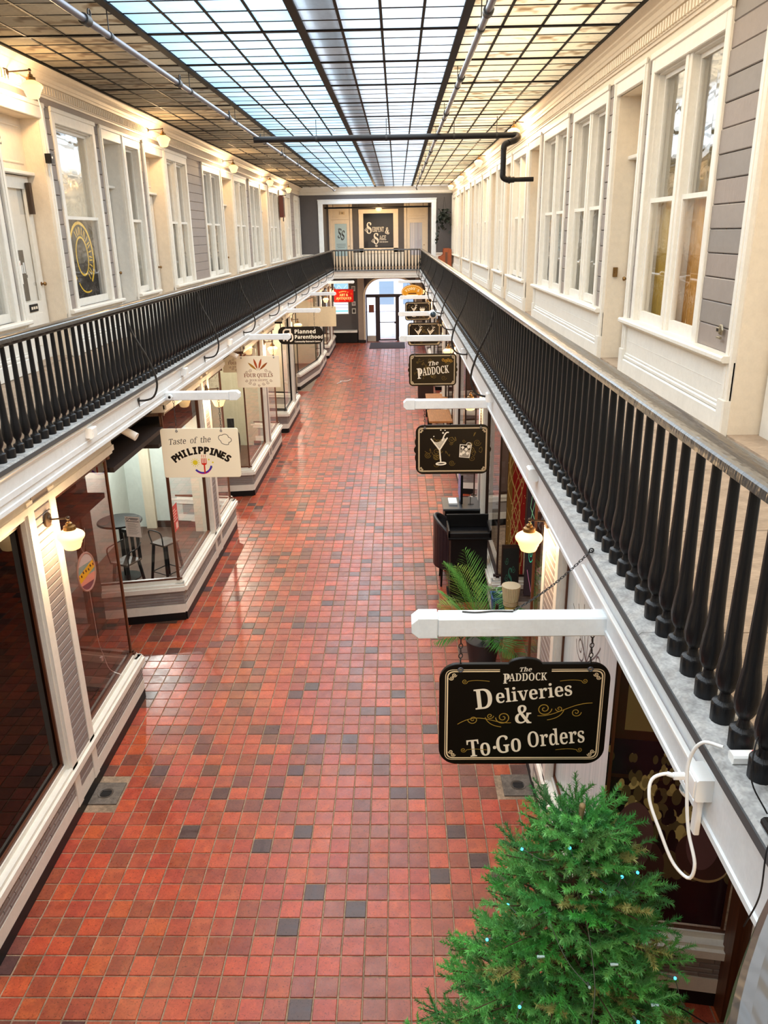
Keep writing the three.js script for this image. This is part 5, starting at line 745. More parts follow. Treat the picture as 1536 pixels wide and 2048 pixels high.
{ // outlet box, cable and power strip at the lower right
  const o = thing('outlet_box', 'white outlet box with conduit on the near right fascia', 'outlet', [FR - 0.01, 3.745, -2.33]); part('box', rbx(-0.05, 0.02, -0.045, 0.045, -0.055, 0.055, 0.006), M.plastic, o); part('cover', rbx(-0.056, -0.05, -0.036, 0.036, -0.045, 0.045, 0.004), M.plastic, o); part('conduit', [rbx(-0.022, 0.0, 0.0, 0.02, -1.9, -0.055, 0.004), rbx(-0.022, 0.0, -0.22, -0.045, -0.02, 0.02, 0.004)], M.plastic, o);
  const c = thing('extension_lead', 'thick white lead looping from outlet box to power strip', 'cable'); part('cable', tube([[0.99, 3.745, -2.36], [0.955, 3.748, -2.37], [0.905, 3.725, -2.37], [0.89, 3.67, -2.34], [0.92, 3.57, -2.28], [0.965, 3.47, -2.22], [1.0, 3.455, -2.18], [1.01, 3.52, -2.17], [0.995, 3.62, -2.22], [0.985, 3.75, -2.25], [0.985, 3.88, -2.27], [1.01, 3.975, -2.24], [1.06, 3.985, -2.2]], 0.0062, 90, 8), M.plastic, c); part('plug', [rbx(0.975, 1.015, 3.733, 3.757, -2.372, -2.348, 0.005), rod([0.955, 3.748, -2.37], [0.98, 3.745, -2.36], 0.009)], M.plastic, c);
  const p = thing('power_strip', 'white power strip with a red switch between balusters', 'power strip', [1.13, GY, -2.16]); part('body', rbx(-0.06, 0.05, 0, 0.032, -0.022, 0.022, 0.006), M.plastic, p); part('switch', rbx(0.01, 0.035, 0.032, 0.037, -0.01, 0.01, 0.003), mat(lin(0.7, 0.05, 0.04), 0.3, { emissive: lin(0.8, 0.06, 0.04), emissiveIntensity: 0.5 }), p);
  const a = thing('adapter', 'black plug adapter with thin green wires by the baluster feet', 'adapter', [1.062, GY, -1.838]); part('body', rbx(-0.022, 0.022, 0.0, 0.028, -0.03, 0.03, 0.008), M.black, a); for (const wg of [tube([[0, 0.03, -0.04], [-0.03, 0.1, -0.1], [0.02, 0.18, -0.2], [0.06, 0.06, -0.24]], 0.0025, 24, 5), tube([[0.01, 0.02, 0.02], [-0.05, 0.02, 0.08], [-0.07, -0.1, 0.12], [-0.06, -0.3, 0.05]], 0.0025, 24, 5)]) part('wire', wg, M.black, a);
  [[-2.5], [-3.9]].forEach(([z], k) => { const b = thing('ceiling_sensor', `${k ? 'farther' : 'nearer'} small white round sensor under the right fascia`, 'sensor', [FR + 0.02, 3.575, z]); part('body', lathe([[0.001, -0.03], [0.03, -0.027], [0.042, -0.01], [0.042, 0]], 14), M.plastic, b); });
}
// ================================================================ Christmas tree at the lower right
{
  const r = rng(2024), TX = 0.93, TZ = -3.35, HT = 2.72, t = thing('christmas_tree', 'green artificial Christmas tree with blue lights at the lower right', 'tree', [TX, 0, TZ]);
  part('trunk', [rod([0, 0, 0], [0, HT + 0.02, 0], 0.035, 0.012, 8)], mat(lin(0.10, 0.06, 0.03), 0.8), t);
  part('tip', [rod([0, HT - 0.04, 0], [0.005, HT + 0.06, 0], 0.012, 0.016, 7), new THREE.SphereGeometry(0.018, 8, 6).translate(0.005, HT + 0.06, 0)], mat(lin(0.32, 0.22, 0.10), 0.7), t);
  part('stand', [rod([-0.3, 0.02, 0], [0.3, 0.02, 0], 0.018), rod([0, 0.02, -0.3], [0, 0.02, 0.3], 0.018)], M.black, t);
  // one spray of needles on a stem lying along +z
  function spray(seed) {
    const q = rng(seed), pos = [], nor = [], L = 0.26; const tri = (a, b, c) => { const n = b.clone().sub(a).cross(c.clone().sub(a)).normalize(); for (const p of [a, b, c]) { pos.push(p.x, p.y, p.z); nor.push(n.x, n.y, n.z); } };
    const stems = [[V(0, 0, 0), V(0, 0.02, L)], [V(0, 0.004, L * 0.35), V(0.10, 0.02, L * 0.74)], [V(0, 0.004, L * 0.45), V(-0.095, 0.015, L * 0.82)]];
    stems.forEach(([a, b], si) => { const d = b.clone().sub(a), n = si ? 64 : 110, len = d.length(), D = d.clone().normalize(), u = D.clone().cross(V(0, 1, 0)).normalize(), w = u.clone().cross(D);
      for (let k = 0; k < n; k++) { const s = 0.08 + 0.92 * (k + q()) / n, p = a.clone().addScaledVector(d, s), ang = q() * 6.283, out = u.clone().multiplyScalar(Math.cos(ang)).addScaledVector(w, Math.sin(ang)), l = (0.027 + 0.011 * q()) * (s > 0.93 ? 0.8 : 1), tip = p.clone().addScaledVector(out, l * 0.86).addScaledVector(D, l * (0.45 + 0.2 * q())), side = D.clone().cross(out).normalize().multiplyScalar(0.0036); tri(p.clone().add(side), p.clone().sub(side), tip); const s2 = out.clone().cross(tip.clone().sub(p)).normalize().cross(tip.clone().sub(p).normalize()).multiplyScalar(0.0034); tri(p.clone().add(D.clone().multiplyScalar(0.0018)), p.clone().sub(D.clone().multiplyScalar(0.0018)), tip); }
      const sg = tidy(rod(a.toArray(), b.toArray(), 0.004, 0.002, 4)); pos.push(...sg.attributes.position.array); nor.push(...sg.attributes.normal.array); });
    const g = new THREE.BufferGeometry(); g.setAttribute('position', new THREE.Float32BufferAttribute(pos, 3)); g.setAttribute('normal', new THREE.Float32BufferAttribute(nor, 3)); g.setAttribute('uv', new THREE.Float32BufferAttribute(new Float32Array(pos.length / 3 * 2), 2)); return g;
  }
  const nm = mat(0xffffff, 0.5, { side: THREE.DoubleSide }), place = [[], [], []], m4 = new THREE.Matrix4(), ends = [];
  const put = (p, dir, up, s) => { const z = dir.clone().normalize(), x = up.clone().cross(z).normalize(), y = z.clone().cross(x); const k = Math.floor(r() * 3), m = new THREE.Matrix4().makeBasis(x.multiplyScalar(s), y.multiplyScalar(s), z.multiplyScalar(s)).setPosition(p); place[k].push(m); };
  const branchG = [];
  for (let h = 0.35, tier = 0; h < HT - 0.02; tier++) {
    const f = (HT - h) / HT, R = 0.22 + 0.92 * Math.pow(f, 0.86), n = Math.max(6, Math.round(7 + 13 * f)), off = r() * 6;
    for (let k = 0; k < n; k++) {
      const a = off + k / n * 6.283 + (r() - 0.5) * 0.3, len = R * (0.80 + 0.28 * r()), rise = 0.05 + 0.42 * Math.pow(1 - f, 4) + 0.12 * r() - 0.16 * f, dir = V(Math.cos(a), rise, Math.sin(a)).normalize(), base = V(0, h + (r() - 0.5) * 0.06, 0);
      branchG.push(rod(base.toArray(), base.clone().addScaledVector(dir, len).toArray(), 0.008, 0.004, 4));
      const steps = Math.max(1, Math.min(4, Math.floor(len / 0.12)));
      for (let q = 0; q < steps; q++) { const s = len - 0.2 - q * 0.12 + 0.02 * r(); if (s < 0.02) continue; const p = base.clone().addScaledVector(dir, s), yaw = q === 0 ? 0 : (q % 2 ? 0.75 : -0.75) + (r() - 0.5) * 0.4, d2 = dir.clone().applyAxisAngle(V(0, 1, 0), yaw); d2.y += (r() - 0.3) * 0.35; put(p, d2, V(0, 1, 0).applyAxisAngle(d2.clone().normalize(), (r() - 0.5) * 1.2), q === 0 ? 1 : 0.85 + 0.2 * r()); if (q === 0) { const d3 = dir.clone(); d3.y += 0.6; put(p.clone().addScaledVector(dir, -0.05), d3, V(0, 1, 0), 0.75); } }
      if (steps === 1) put(base.clone().addScaledVector(dir, 0.02), dir, V(0, 1, 0), 0.9);
      ends.push(base.clone().addScaledVector(dir, len + 0.03));
    }
    h += 0.105 + 0.06 * f;
  }
  for (let k = 0; k < 30; k++) { const a = k * 2.4, up = 0.1 + 0.028 * k; put(V(0, HT - 0.26 + 0.007 * k, 0), V(Math.cos(a) * 0.8, up, Math.sin(a) * 0.8), V(-Math.cos(a), 0.5, -Math.sin(a)), 0.8); }
  part('branches', branchG, mat(lin(0.07, 0.05, 0.02), 0.9), t).userData.kind = 'stuff';
  place.forEach((ms, k) => { const im = new THREE.InstancedMesh(spray(100 + k), nm, ms.length); im.name = 'needles'; im.userData = { kind: 'stuff' }; im.castShadow = im.receiveShadow = true; ms.forEach((m, i) => { im.setMatrixAt(i, m); const q = r(); im.setColorAt(i, q < 0.05 ? lin(0.36, 0.38, 0.12) : q < 0.45 ? lin(0.16, 0.44 + 0.12 * r(), 0.12) : lin(0.06 + 0.05 * r(), 0.25 + 0.15 * r(), 0.06 + 0.03 * r())); }); t.add(im); });
  // string of lights: wires from branch tip to branch tip, small blue bulbs
  const front = ends.filter((e) => e.z > -0.35 && e.y > 0.75).sort((a, b) => (b.y - a.y) || (a.x - b.x)), wire = mat(lin(0.10, 0.13, 0.10), 0.6), bulbM = new THREE.MeshStandardMaterial({ color: lin(0.1, 0.5, 0.7), emissive: lin(0.05, 0.55, 1.0), emissiveIntensity: 2.6, roughness: 0.3 }), offM = mat(lin(0.45, 0.62, 0.6), 0.25), pts = [];
    const spots = [[-0.30, 2.52, 0.02], [-0.07, 2.60, 0.10], [0.08, 2.42, 0.20], [0.20, 2.45, 0.14], [0.30, 2.42, 0.08], [-0.37, 2.20, 0.08], [-0.48, 2.0, 0.12], [0.52, 1.82, 0.20], [-0.42, 1.70, 0.40], [-0.52, 1.64, 0.34], [-0.34, 1.86, 0.40], [0.24, 1.86, 0.48], [0.0, 2.02, 0.42], [0.40, 2.12, 0.20], [-0.20, 2.30, 0.22]];
  spots.forEach((p, i) => { part('bulb', [new THREE.SphereGeometry(0.0085, 8, 6).translate(...p)], i < 12 ? bulbM : offM, t); part('socket', rod([p[0] * 0.94, p[1] - 0.01, p[2] * 0.94 - 0.01], p, 0.006, 0.007, 6), wire, t); pts.push(p); });
  const link = (a, b) => tube([a, [(a[0] + b[0]) / 2, (a[1] + b[1]) / 2 - 0.05, (a[2] + b[2]) / 2 + 0.03], b], 0.0028, 16, 5);
  for (const wg of [link(pts[0], pts[1]), link(pts[1], pts[2]), link(pts[2], pts[3]), link(pts[3], pts[4]), link(pts[5], pts[14]), link(pts[14], pts[12]), tube([[0.0, 2.3, 0.28], [0.02, 2.05, 0.44], [0.0, 1.8, 0.52], [0.05, 1.55, 0.6]], 0.003, 24, 5), link(pts[10], pts[8]), link(pts[7], [0.62, 1.6, 0.2])]) part('wire', wg, wire, t);
  for (const sb of [[0.1, 2.15, 0.4], [-0.25, 2.12, 0.33], [0.32, 1.9, 0.42], [-0.1, 1.75, 0.52], [0.2, 1.62, 0.55], [-0.34, 1.62, 0.5], [0.45, 1.7, 0.4]]) part('spare_bulb', rod(sb, [sb[0] + 0.035, sb[1] + 0.012, sb[2] + 0.01], 0.009, 0.006, 7), offM, t);
  const w = solo('light_wire', tube([[TX + 0.58, 1.55, TZ + 0.15], [TX + 0.85, 1.48, TZ + 0.25], [TX + 1.45, 1.5, TZ + 0.1]], 0.004, 20, 5), M.black, 'thin dark wire from the Christmas tree to the brown wall', 'wire');
}

// ================================================================ palm and other things by the right shopfront
{
  const r = rng(8), P = thing('potted_palm', 'potted palm with arching fronds behind the deliveries sign', 'plant', [1.12, 0, -9.55]);
  part('pot', lathe([[0.001, 0.02], [0.17, 0.02], [0.18, 0.0], [0.23, 0.32], [0.24, 0.36], [0.22, 0.36], [0.21, 0.33], [0.001, 0.33]], 20), mat(lin(0.03, 0.03, 0.035), 0.5), P);
  const greens = [mat(lin(0.06, 0.22, 0.04), 0.45, { side: THREE.DoubleSide }), mat(lin(0.10, 0.29, 0.04), 0.45, { side: THREE.DoubleSide }), mat(lin(0.24, 0.33, 0.05), 0.5, { side: THREE.DoubleSide })];
  function frond(az, len, up, droop, m) {
    const pos = [], nor = [], pt = (s) => { const d = len * s; return V(Math.cos(az) * d * 0.75, 0.34 + up * s - droop * s * s, Math.sin(az) * d * 0.75); };
    const leaf = (a, b, c, w) => { const d = b.clone().sub(a).normalize(), sd = d.clone().cross(c).normalize().multiplyScalar(w), mid = a.clone().lerp(b, 0.45); mid.y += 0.01; const T3 = (x, y, z) => { const n = y.clone().sub(x).cross(z.clone().sub(x)).normalize(); for (const p of [x, y, z]) { pos.push(p.x, p.y, p.z); nor.push(n.x, n.y, n.z); } }; const e1 = mid.clone().add(sd).add(V(0, 0.006, 0)), e2 = mid.clone().sub(sd).add(V(0, 0.006, 0)); T3(a, e1, mid); T3(a, mid, e2); T3(e1, b, mid); T3(mid, b, e2); };
    const N = 26; for (let k = 4; k <= N; k++) { const s = k / N, p = pt(s), t = pt(Math.min(1, s + 0.03)).sub(pt(s - 0.03)).normalize(), side = t.clone().cross(V(0, 1, 0)).normalize(), l = 0.36 * Math.sin(Math.PI * Math.min(1, s * 0.86 + 0.14)) + 0.06; for (const q of [-1, 1]) { const b = p.clone().addScaledVector(side, q * l * 0.8).addScaledVector(t, l * 0.6); b.y -= 0.02 + 0.05 * r() - 0.05; leaf(p, b, V(0, 1, 0), 0.0075); } }
    const g = new THREE.BufferGeometry(); g.setAttribute('position', new THREE.Float32BufferAttribute(pos, 3)); g.setAttribute('normal', new THREE.Float32BufferAttribute(nor, 3)); g.setAttribute('uv', new THREE.Float32BufferAttribute(new Float32Array(pos.length / 3 * 2), 2));
    const st = []; for (let k = 0; k < 10; k++) st.push(rod(pt(k / 10).toArray(), pt((k + 1) / 10).toArray(), 0.009 - 0.0007 * k, 0.0083 - 0.0007 * k, 5));
    const f = part('frond', [g, ...st], m, P);
  }
  [[2.5, 0.95, 1.25, 0.35, 1], [3.2, 0.8, 1.0, 0.5, 2], [1.9, 0.7, 0.9, 0.45, 1], [1.2, 0.8, 0.75, 0.6, 0], [0.5, 0.75, 0.9, 0.55, 0], [-0.3, 0.7, 1.0, 0.6, 0], [-1.2, 0.7, 1.15, 0.6, 1], [-2.1, 0.85, 1.25, 0.4, 2], [-2.8, 0.75, 1.35, 0.3, 1], [4.0, 0.5, 1.4, 0.2, 1], [0.9, 0.95, 0.5, 0.5, 0], [2.9, 0.9, 0.55, 0.5, 0]].forEach(([a, l, u, d, m]) => frond(a, l, u, d, greens[m]));
  const K = thing('tiki_post', 'pale ribbed wooden post tied with rope beside the palm', 'post', [1.50, 0, -9.72]);
  const rib = []; for (let k = 0; k < 30; k++) { const a = k / 30 * 6.283; rib.push(rod([0.094 * Math.cos(a), 0.86, 0.094 * Math.sin(a)], [0.118 * Math.cos(a), 1.08, 0.118 * Math.sin(a)], 0.0105, 0.0125, 6)); }
  const bone = mat(lin(0.62, 0.50, 0.33), 0.6); part('crown', [...rib, lathe([[0.001, 1.075], [0.105, 1.082], [0.118, 1.078], [0.108, 1.0], [0.09, 0.86]], 24)], bone, K); part('shaft', lathe([[0.001, 0], [0.09, 0], [0.075, 0.3], [0.068, 0.6], [0.09, 0.86], [0.001, 0.86]], 18), mat(lin(0.50, 0.36, 0.12), 0.6), K); part('rope', [0.80, 0.82, 0.84].map((y) => new THREE.TorusGeometry(0.092, 0.011, 6, 22).rotateX(Math.PI / 2).translate(0, y, 0)), mat(lin(0.45, 0.33, 0.2), 0.9), K);
  part('dark_pole', [rod([0.1, 0.3, 0.12], [0.16, 0.95, 0.14], 0.022)], M.darkWood, P);  // a separate dark pole beside the palm, kept among its parts
  // host stand and neighbours
  const H = thing('podium', 'black host podium with an open tray top', 'podium', [1.09, 0, -11.62]);
  part('body', rbx(-0.30, 0.28, 0, 1.10, -0.22, 0.18, 0.012), M.black, H); part('tray', [rbx(-0.34, 0.33, 1.08, 1.12, -0.26, 0.24, 0.008), rbx(-0.34, -0.31, 1.12, 1.24, -0.26, 0.24, 0.008), rbx(0.30, 0.33, 1.12, 1.24, -0.26, 0.24, 0.008), rbx(-0.34, 0.33, 1.12, 1.20, 0.21, 0.24, 0.008), rbx(-0.34, 0.33, 1.12, 1.34, -0.27, -0.24, 0.008)], M.black, H); part('plinth', rbx(-0.33, 0.31, 0, 0.08, -0.25, 0.21, 0.006), M.black, H);
  const H2 = thing('side_cabinet', 'black cabinet with a screen standing behind the podium', 'cabinet', [1.1, 0, -12.95]); part('body', rbx(-0.33, 0.30, 0, 1.12, -0.3, 0.28, 0.012), M.black, H2); part('top', rbx(-0.36, 0.33, 1.12, 1.16, -0.32, 0.32, 0.008), mat(lin(0.04, 0.045, 0.05), 0.4), H2);
  part('screen', [rbx(-0.06, -0.02, 1.2, 1.72, -0.34, 0.20, 0.008), rod([-0.04, 1.16, 0], [-0.04, 1.25, 0], 0.02)], M.black, H2); part('display', [bx(-0.063, -0.0605, 1.24, 1.68, -0.31, 0.17)], mat(lin(0.05, 0.16, 0.5), 0.25), H2); part('keyboard', rbx(-0.25, -0.1, 1.16, 1.19, -0.2, 0.1, 0.006), M.whiteCool, H2); part('card_holder', [rod([0.12, 1.16, 0.1], [0.12, 1.3, 0.1], 0.006), rod([0.08, 1.17, 0.1], [0.18, 1.17, 0.1], 0.006)], M.iron, H2);
  const C = thing('barrel_chair', 'black high-backed barrel chair beside the podium', 'chair', [0.88, 0, -12.24]);
  const shell = []; for (let k = 0; k <= 14; k++) { const a = 1.75 + k / 14 * 2.8; shell.push([0.30 * Math.cos(a), 0.36 * Math.sin(a)]); } const bk = []; for (let k = 0; k < 14; k++) bk.push(seg(shell[k], shell[k + 1], 0.35, 1.18 - 0.22 * Math.pow(Math.abs(k - 6.5) / 7, 2), 0.05)); part('backrest', bk, mat(lin(0.014, 0.013, 0.02), 0.35), C); part('seat', lathe([[0.001, 0.62], [0.22, 0.62], [0.25, 0.58], [0.25, 0.5], [0.001, 0.5]], 20), mat(lin(0.02, 0.018, 0.025), 0.4), C); for (const [a, b] of [[-0.18, -0.2], [0.16, -0.2], [-0.18, 0.2], [0.16, 0.2]]) part('leg', rod([a * 1.1, 0, b * 1.1], [a, 0.5, b], 0.016, 0.02), M.black, C);
  part('rim', tube(shell.map(([a, b], k) => [a, 1.18 - 0.22 * Math.pow(Math.abs(k - 7) / 7, 2), b]), 0.032, 30, 8), mat(lin(0.03, 0.026, 0.03), 0.3), C);
  const B = thing('recycling_bin', 'blue recycling bin beside the chalkboard', 'bin', [1.44, 0, -10.3]); part('body', lathe([[0.13, 0], [0.17, 0.62], [0.185, 0.62], [0.185, 0.66], [0.165, 0.66], [0.125, 0.02], [0.001, 0.02]], 4).rotateY(Math.PI / 4), mat(lin(0.012, 0.06, 0.34), 0.4), B); part('liner', lathe([[0.001, 0.55], [0.155, 0.58], [0.16, 0.64]], 4).rotateY(Math.PI / 4), mat(lin(0.01, 0.02, 0.08), 0.4), B); const em = new THREE.TorusGeometry(0.055, 0.012, 6, 18); em.translate(0, 0.74, 0.0); part('handle', em, M.whiteCool, B);
  const cb = thing('chalkboard', 'black chalkboard sign with green chalk scrolls', 'chalkboard', [1.62, 0, -10.62]); const ct = print(256, 512, (x, w, h) => { x.fillStyle = '#0d100f'; x.fillRect(0, 0, w, h); x.strokeStyle = x.fillStyle = '#2f6b58'; x.lineWidth = 7; fit(x, 'S', 128, 210, 190, 80); x.lineWidth = 5; for (let k = 0; k < 6; k++) scroll(x, 70 + 110 * (k % 2), 90 + 60 * k, 30, k % 2 ? 1 : -1); });
  part('board', rbx(-0.13, 0.13, 0.05, 1.28, -0.015, 0.015, 0.006).rotateX(-0.06), M.darkWood, cb); const cf = face(0.225, 1.1); cf.translate(0, 0.68, 0.018); cf.rotateX(-0.06); part('chalk_face', cf, mat(0xffffff, 0.7, { map: ct }), cb, true); part('leg', [rbx(-0.12, -0.10, 0, 1.2, -0.012, 0.012).rotateX(0.06).translate(0, 0, -0.15), rbx(0.10, 0.12, 0, 1.2, -0.012, 0.012).rotateX(0.06).translate(0, 0, -0.15)], M.darkWood, cb);
  // painted panes of the second right bay and the neon panel
  const rt = print(256, 1024, (x, w, h) => { x.fillStyle = '#8e1614'; x.fillRect(0, 0, w, h); x.fillStyle = '#7d5b25'; x.fillRect(0, 0, 70, h); x.strokeStyle = '#b59a5d'; for (let k = 0; k < 7; k++) { x.lineWidth = 6 + 4 * (k % 3); x.beginPath(); for (let j = 0; j <= 30; j++) { const y = j / 30 * h, a = 120 + 80 * Math.sin(j * 0.33 + k * 1.1) + (k - 3) * 18; j ? x.lineTo(a, y) : x.moveTo(a, y); } x.stroke(); } const q = rng(4); x.fillStyle = '#e7c98a'; for (let k = 0; k < 60; k++) { x.beginPath(); x.arc(q() * w, q() * h, 4, 0, 7); x.fill(); } });
  const rp = thing('painted_panel', 'red and gold painted panel in the second right shopfront', 'panel', [1.69, 1.9, -10.80]); part('panel', rbx(-0.14, 0.14, -1.15, 1.15, -0.012, 0.0, 0.003), M.darkWood, rp); const rf = face(0.27, 2.28); rf.translate(0, 0, 0.002); part('artwork', rf, mat(0xffffff, 0.3, { map: rt }), rp, true);
  const ot = print(256, 1024, (x, w, h) => { x.fillStyle = '#2a2226'; x.fillRect(0, 0, w, h); x.fillStyle = '#31b6dd'; x.fillRect(30, 90, 196, 90); x.fillStyle = '#0d4a63'; fit(x, 'OPEN', 128, 136, 80, 170, 'sans-serif'); x.strokeStyle = '#8fd9a0'; x.lineWidth = 7; x.beginPath(); x.moveTo(60, 300); x.lineTo(190, 420); x.lineTo(80, 560); x.lineTo(200, 640); x.moveTo(150, 280); x.lineTo(70, 480); x.lineTo(180, 560); x.stroke(); x.strokeStyle = '#4be0b0'; scroll(x, 128, 760, 60); x.strokeStyle = '#e28ab0'; x.beginPath(); x.moveTo(60, 860); x.lineTo(170, 1000); x.stroke(); });
  const op = thing('neon_board', 'dark panel with a blue OPEN sign and green squiggles', 'panel', [1.93, 1.75, -10.76]); part('panel', rbx(-0.085, 0.085, -1.3, 1.4, -0.015, 0, 0.004), M.darkWood, op); const of_ = face(0.165, 2.65); of_.translate(0, 0, 0.002); part('glow_print', of_, new THREE.MeshStandardMaterial({ color: 0xffffff, map: ot, emissive: 0xffffff, emissiveMap: ot, emissiveIntensity: 0.25, roughness: 0.4 }), op, true);
  part('edge_post', rbx(0.09, 0.14, -1.75, 1.45, -0.05, 0.02, 0.01), M.brownWood, op);
  // wooden tables farther along
  [[1.15, -21.78, 'wooden table top beside the third right shopfront'], [1.18, -24.2, 'second wooden table farther along the right side']].forEach(([x, z, l]) => { const tb = thing('wooden_table', l, 'table', [x, 0, z]); part('top', rbx(-0.33, 0.32, 0.70, 0.75, -0.76, 0.76, 0.01), M.oak, tb); for (const [a, b] of [[-0.28, -0.7], [0.27, -0.7], [-0.28, 0.7], [0.27, 0.7]]) part('leg', rbx(a - 0.03, a + 0.03, 0, 0.7, b - 0.03, b + 0.03, 0.006), M.black, tb); part('stretcher', [rbx(-0.03, 0.02, 0.12, 0.18, -0.68, 0.68, 0.006)], M.black, tb); });
  const cab = thing('planter_cabinet', 'dark cabinet by the fifth right shopfront', 'cabinet', [1.0, 0, -28.4]); part('body', rbx(-0.3, 0.25, 0, 1.05, -0.4, 0.4, 0.01), M.darkWood, cab); part('top', rbx(-0.33, 0.28, 1.05, 1.09, -0.43, 0.43, 0.008), M.black, cab);
}

solo('torn_tape', [tube([[-2.45, 0.006, -31.0], [-2.3, 0.03, -31.3], [-2.35, 0.006, -31.6], [-2.1, 0.02, -31.5], [-1.95, 0.008, -31.9]], 0.014, 30, 5)], M.plastic, 'scrap of white torn tape lying on the pavers far along', 'tape');
// ================================================================ inside the left shops
{
  const tb = thing('round_table', 'black round cafe table inside the second left shop', 'table', [-4.78, 0, -12.5]); part('top', lathe([[0.001, 1.06], [0.36, 1.06], [0.375, 1.045], [0.375, 1.03], [0.001, 1.03]], 28), M.black, tb); part('column', rod([0, 0, 0], [0, 1.03, 0], 0.04, 0.035, 10), M.black, tb); part('base', lathe([[0.001, 0.04], [0.05, 0.05], [0.25, 0.02], [0.25, 0]], 20), M.black, tb);
  const chairAt = (x, z, turn, label, seatM, back) => { const c = thing(back === 2 ? 'bar_stool' : 'armchair', label, back === 2 ? 'stool' : 'chair', [x, 0, z], turn); const h = back === 2 ? 0.72 : 0.66;
    part('seat', rbx(-0.17, 0.17, h, h + 0.03, -0.17, 0.17, 0.012), seatM, c); for (const [a, b] of [[-1, -1], [1, -1], [-1, 1], [1, 1]]) part('leg', rod([a * 0.2, 0, b * 0.2], [a * 0.13, h, b * 0.13], 0.024, 0.03, 5), M.black, c); part('footrest', [rod([-0.18, 0.22, -0.18], [0.18, 0.22, -0.18], 0.009), rod([0.18, 0.22, -0.18], [0.18, 0.22, 0.18], 0.009), rod([0.18, 0.22, 0.18], [-0.18, 0.22, 0.18], 0.009), rod([-0.18, 0.22, 0.18], [-0.18, 0.22, -0.18], 0.009)], M.black, c);
    if (back === 2) part('back_loop', tube([[-0.13, h + 0.02, -0.16], [-0.15, h + 0.2, -0.19], [-0.13, h + 0.26, -0.2], [0.13, h + 0.26, -0.2], [0.15, h + 0.2, -0.19], [0.13, h + 0.02, -0.16]], 0.011, 30, 6), M.black, c);
    else { part('backrest', [-0.12, 0, 0.12].map((q) => rbx(q - 0.035, q + 0.035, h + 0.02, h + 0.46, -0.2, -0.18, 0.006)).concat([rbx(-0.19, 0.19, h + 0.42, h + 0.48, -0.21, -0.17, 0.008)]), M.black, c); part('armrest', [tube([[-0.18, h + 0.3, -0.18], [-0.24, h + 0.26, 0], [-0.22, h + 0.24, 0.16], [-0.18, h, 0.16]], 0.011, 20, 6), tube([[0.18, h + 0.3, -0.18], [0.24, h + 0.26, 0], [0.22, h + 0.24, 0.16], [0.18, h, 0.16]], 0.011, 20, 6)], M.black, c); } };
  const brownSeat = mat(lin(0.09, 0.045, 0.025), 0.45, { map: T.wood });
  chairAt(-3.98, -12.3, 2.6, 'black metal bar stool with a brown seat in the second left shop', brownSeat, 2); chairAt(-4.42, -11.62, -0.4, 'black armchair with a slatted back beside the cafe table', brownSeat, 1);
  const nt = print(256, 340, (x, w, h) => { x.fillStyle = '#eeeae2'; x.fillRect(0, 0, w, h); x.fillStyle = '#222'; x.fillRect(70, 28, 160, 12); x.fillRect(90, 50, 120, 8); x.fillRect(16, 78, 220, 9); x.strokeStyle = '#222'; x.lineWidth = 7; x.beginPath(); x.arc(40, 46, 20, 0, 7); x.stroke(); x.fillStyle = '#a9a59e'; for (let k = 0; k < 11; k++) x.fillRect(36, 110 + k * 18, 130 + (k * 37) % 60, 6); });
  const nf = face(0.24, 0.32); nf.rotateY(-0.19); nf.translate(-3.94, 1.57, -10.80 + 0.0); solo('paper_notice', nf, mat(0xffffff, 0.8, { map: nt }), 'white printed notice taped inside the second left shop window', 'notice', null, true);
  const rn = print(128, 256, (x, w, h) => { x.fillStyle = '#c8161d'; x.fillRect(0, 0, w, h); x.fillStyle = '#f3d9d2'; for (let k = 0; k < 5; k++) x.fillRect(20, 40 + k * 26, 60 + (k * 29) % 40, 8); x.fillRect(70, 180, 44, 60); });
  const rf = face(0.30, 0.42); rf.rotateY(Math.PI / 2); rf.translate(BL - 0.1, 1.55, -11.22); solo('red_notice', rf, mat(0xffffff, 0.5, { map: rn }), 'red notice on the front pane of the second left shop', 'notice', null, true);
  const on = thing('neon_sign', 'oval multicoloured hanging sign in the nearest left window', 'sign', [BL - 0.2, 2.06, -8.05], Math.PI / 2 - 0.25); const tor = new THREE.TorusGeometry(0.2, 0.012, 8, 36); tor.scale(0.78, 1.12, 1); part('rim', tor, M.plastic, on); const ont = print(256, 360, (x, w, h) => { x.fillStyle = '#86b9ab'; x.fillRect(0, 0, w, h); x.fillStyle = '#cfd8d0'; x.fillRect(0, 0, w, 100); x.fillStyle = '#e9a78f'; x.fillRect(0, 215, w, 80); x.fillStyle = '#6d4a5a'; x.fillRect(0, 290, w, 70); x.save(); x.translate(128, 185); x.rotate(-0.35); x.fillStyle = '#f2c81f'; x.fillRect(-150, -46, 300, 80); x.fillStyle = '#3a2b22'; for (let k = -3; k <= 3; k++) x.fillRect(k * 38 - 8, -30 + 14 * (k % 2), 16, 26); x.restore(); });
  const os = new THREE.Shape(); os.absellipse(0, 0, 0.15, 0.215, 0, Math.PI * 2); part('face', flatFace(os, 0.31, 0.44), new THREE.MeshStandardMaterial({ map: ont, emissive: 0xffffff, emissiveMap: ont, emissiveIntensity: 0.35, roughness: 0.4, side: THREE.DoubleSide }), on, true);
  part('cord', [tube([[0, -0.22, 0], [0.01, -0.6, 0], [0.0, -0.9, 0.02], [0.05, -1.1, 0.02], [0.02, -1.25, 0.1], [0.1, -1.36, 0.2]], 0.004, 30, 5), rbx(-0.01, 0.03, -1.14, -1.09, 0.0, 0.03, 0.005), rod([0, 0.22, 0], [-0.08, 0.5, 0], 0.002), rod([0, 0.22, 0], [0.08, 0.5, 0], 0.002)], M.plastic, on);
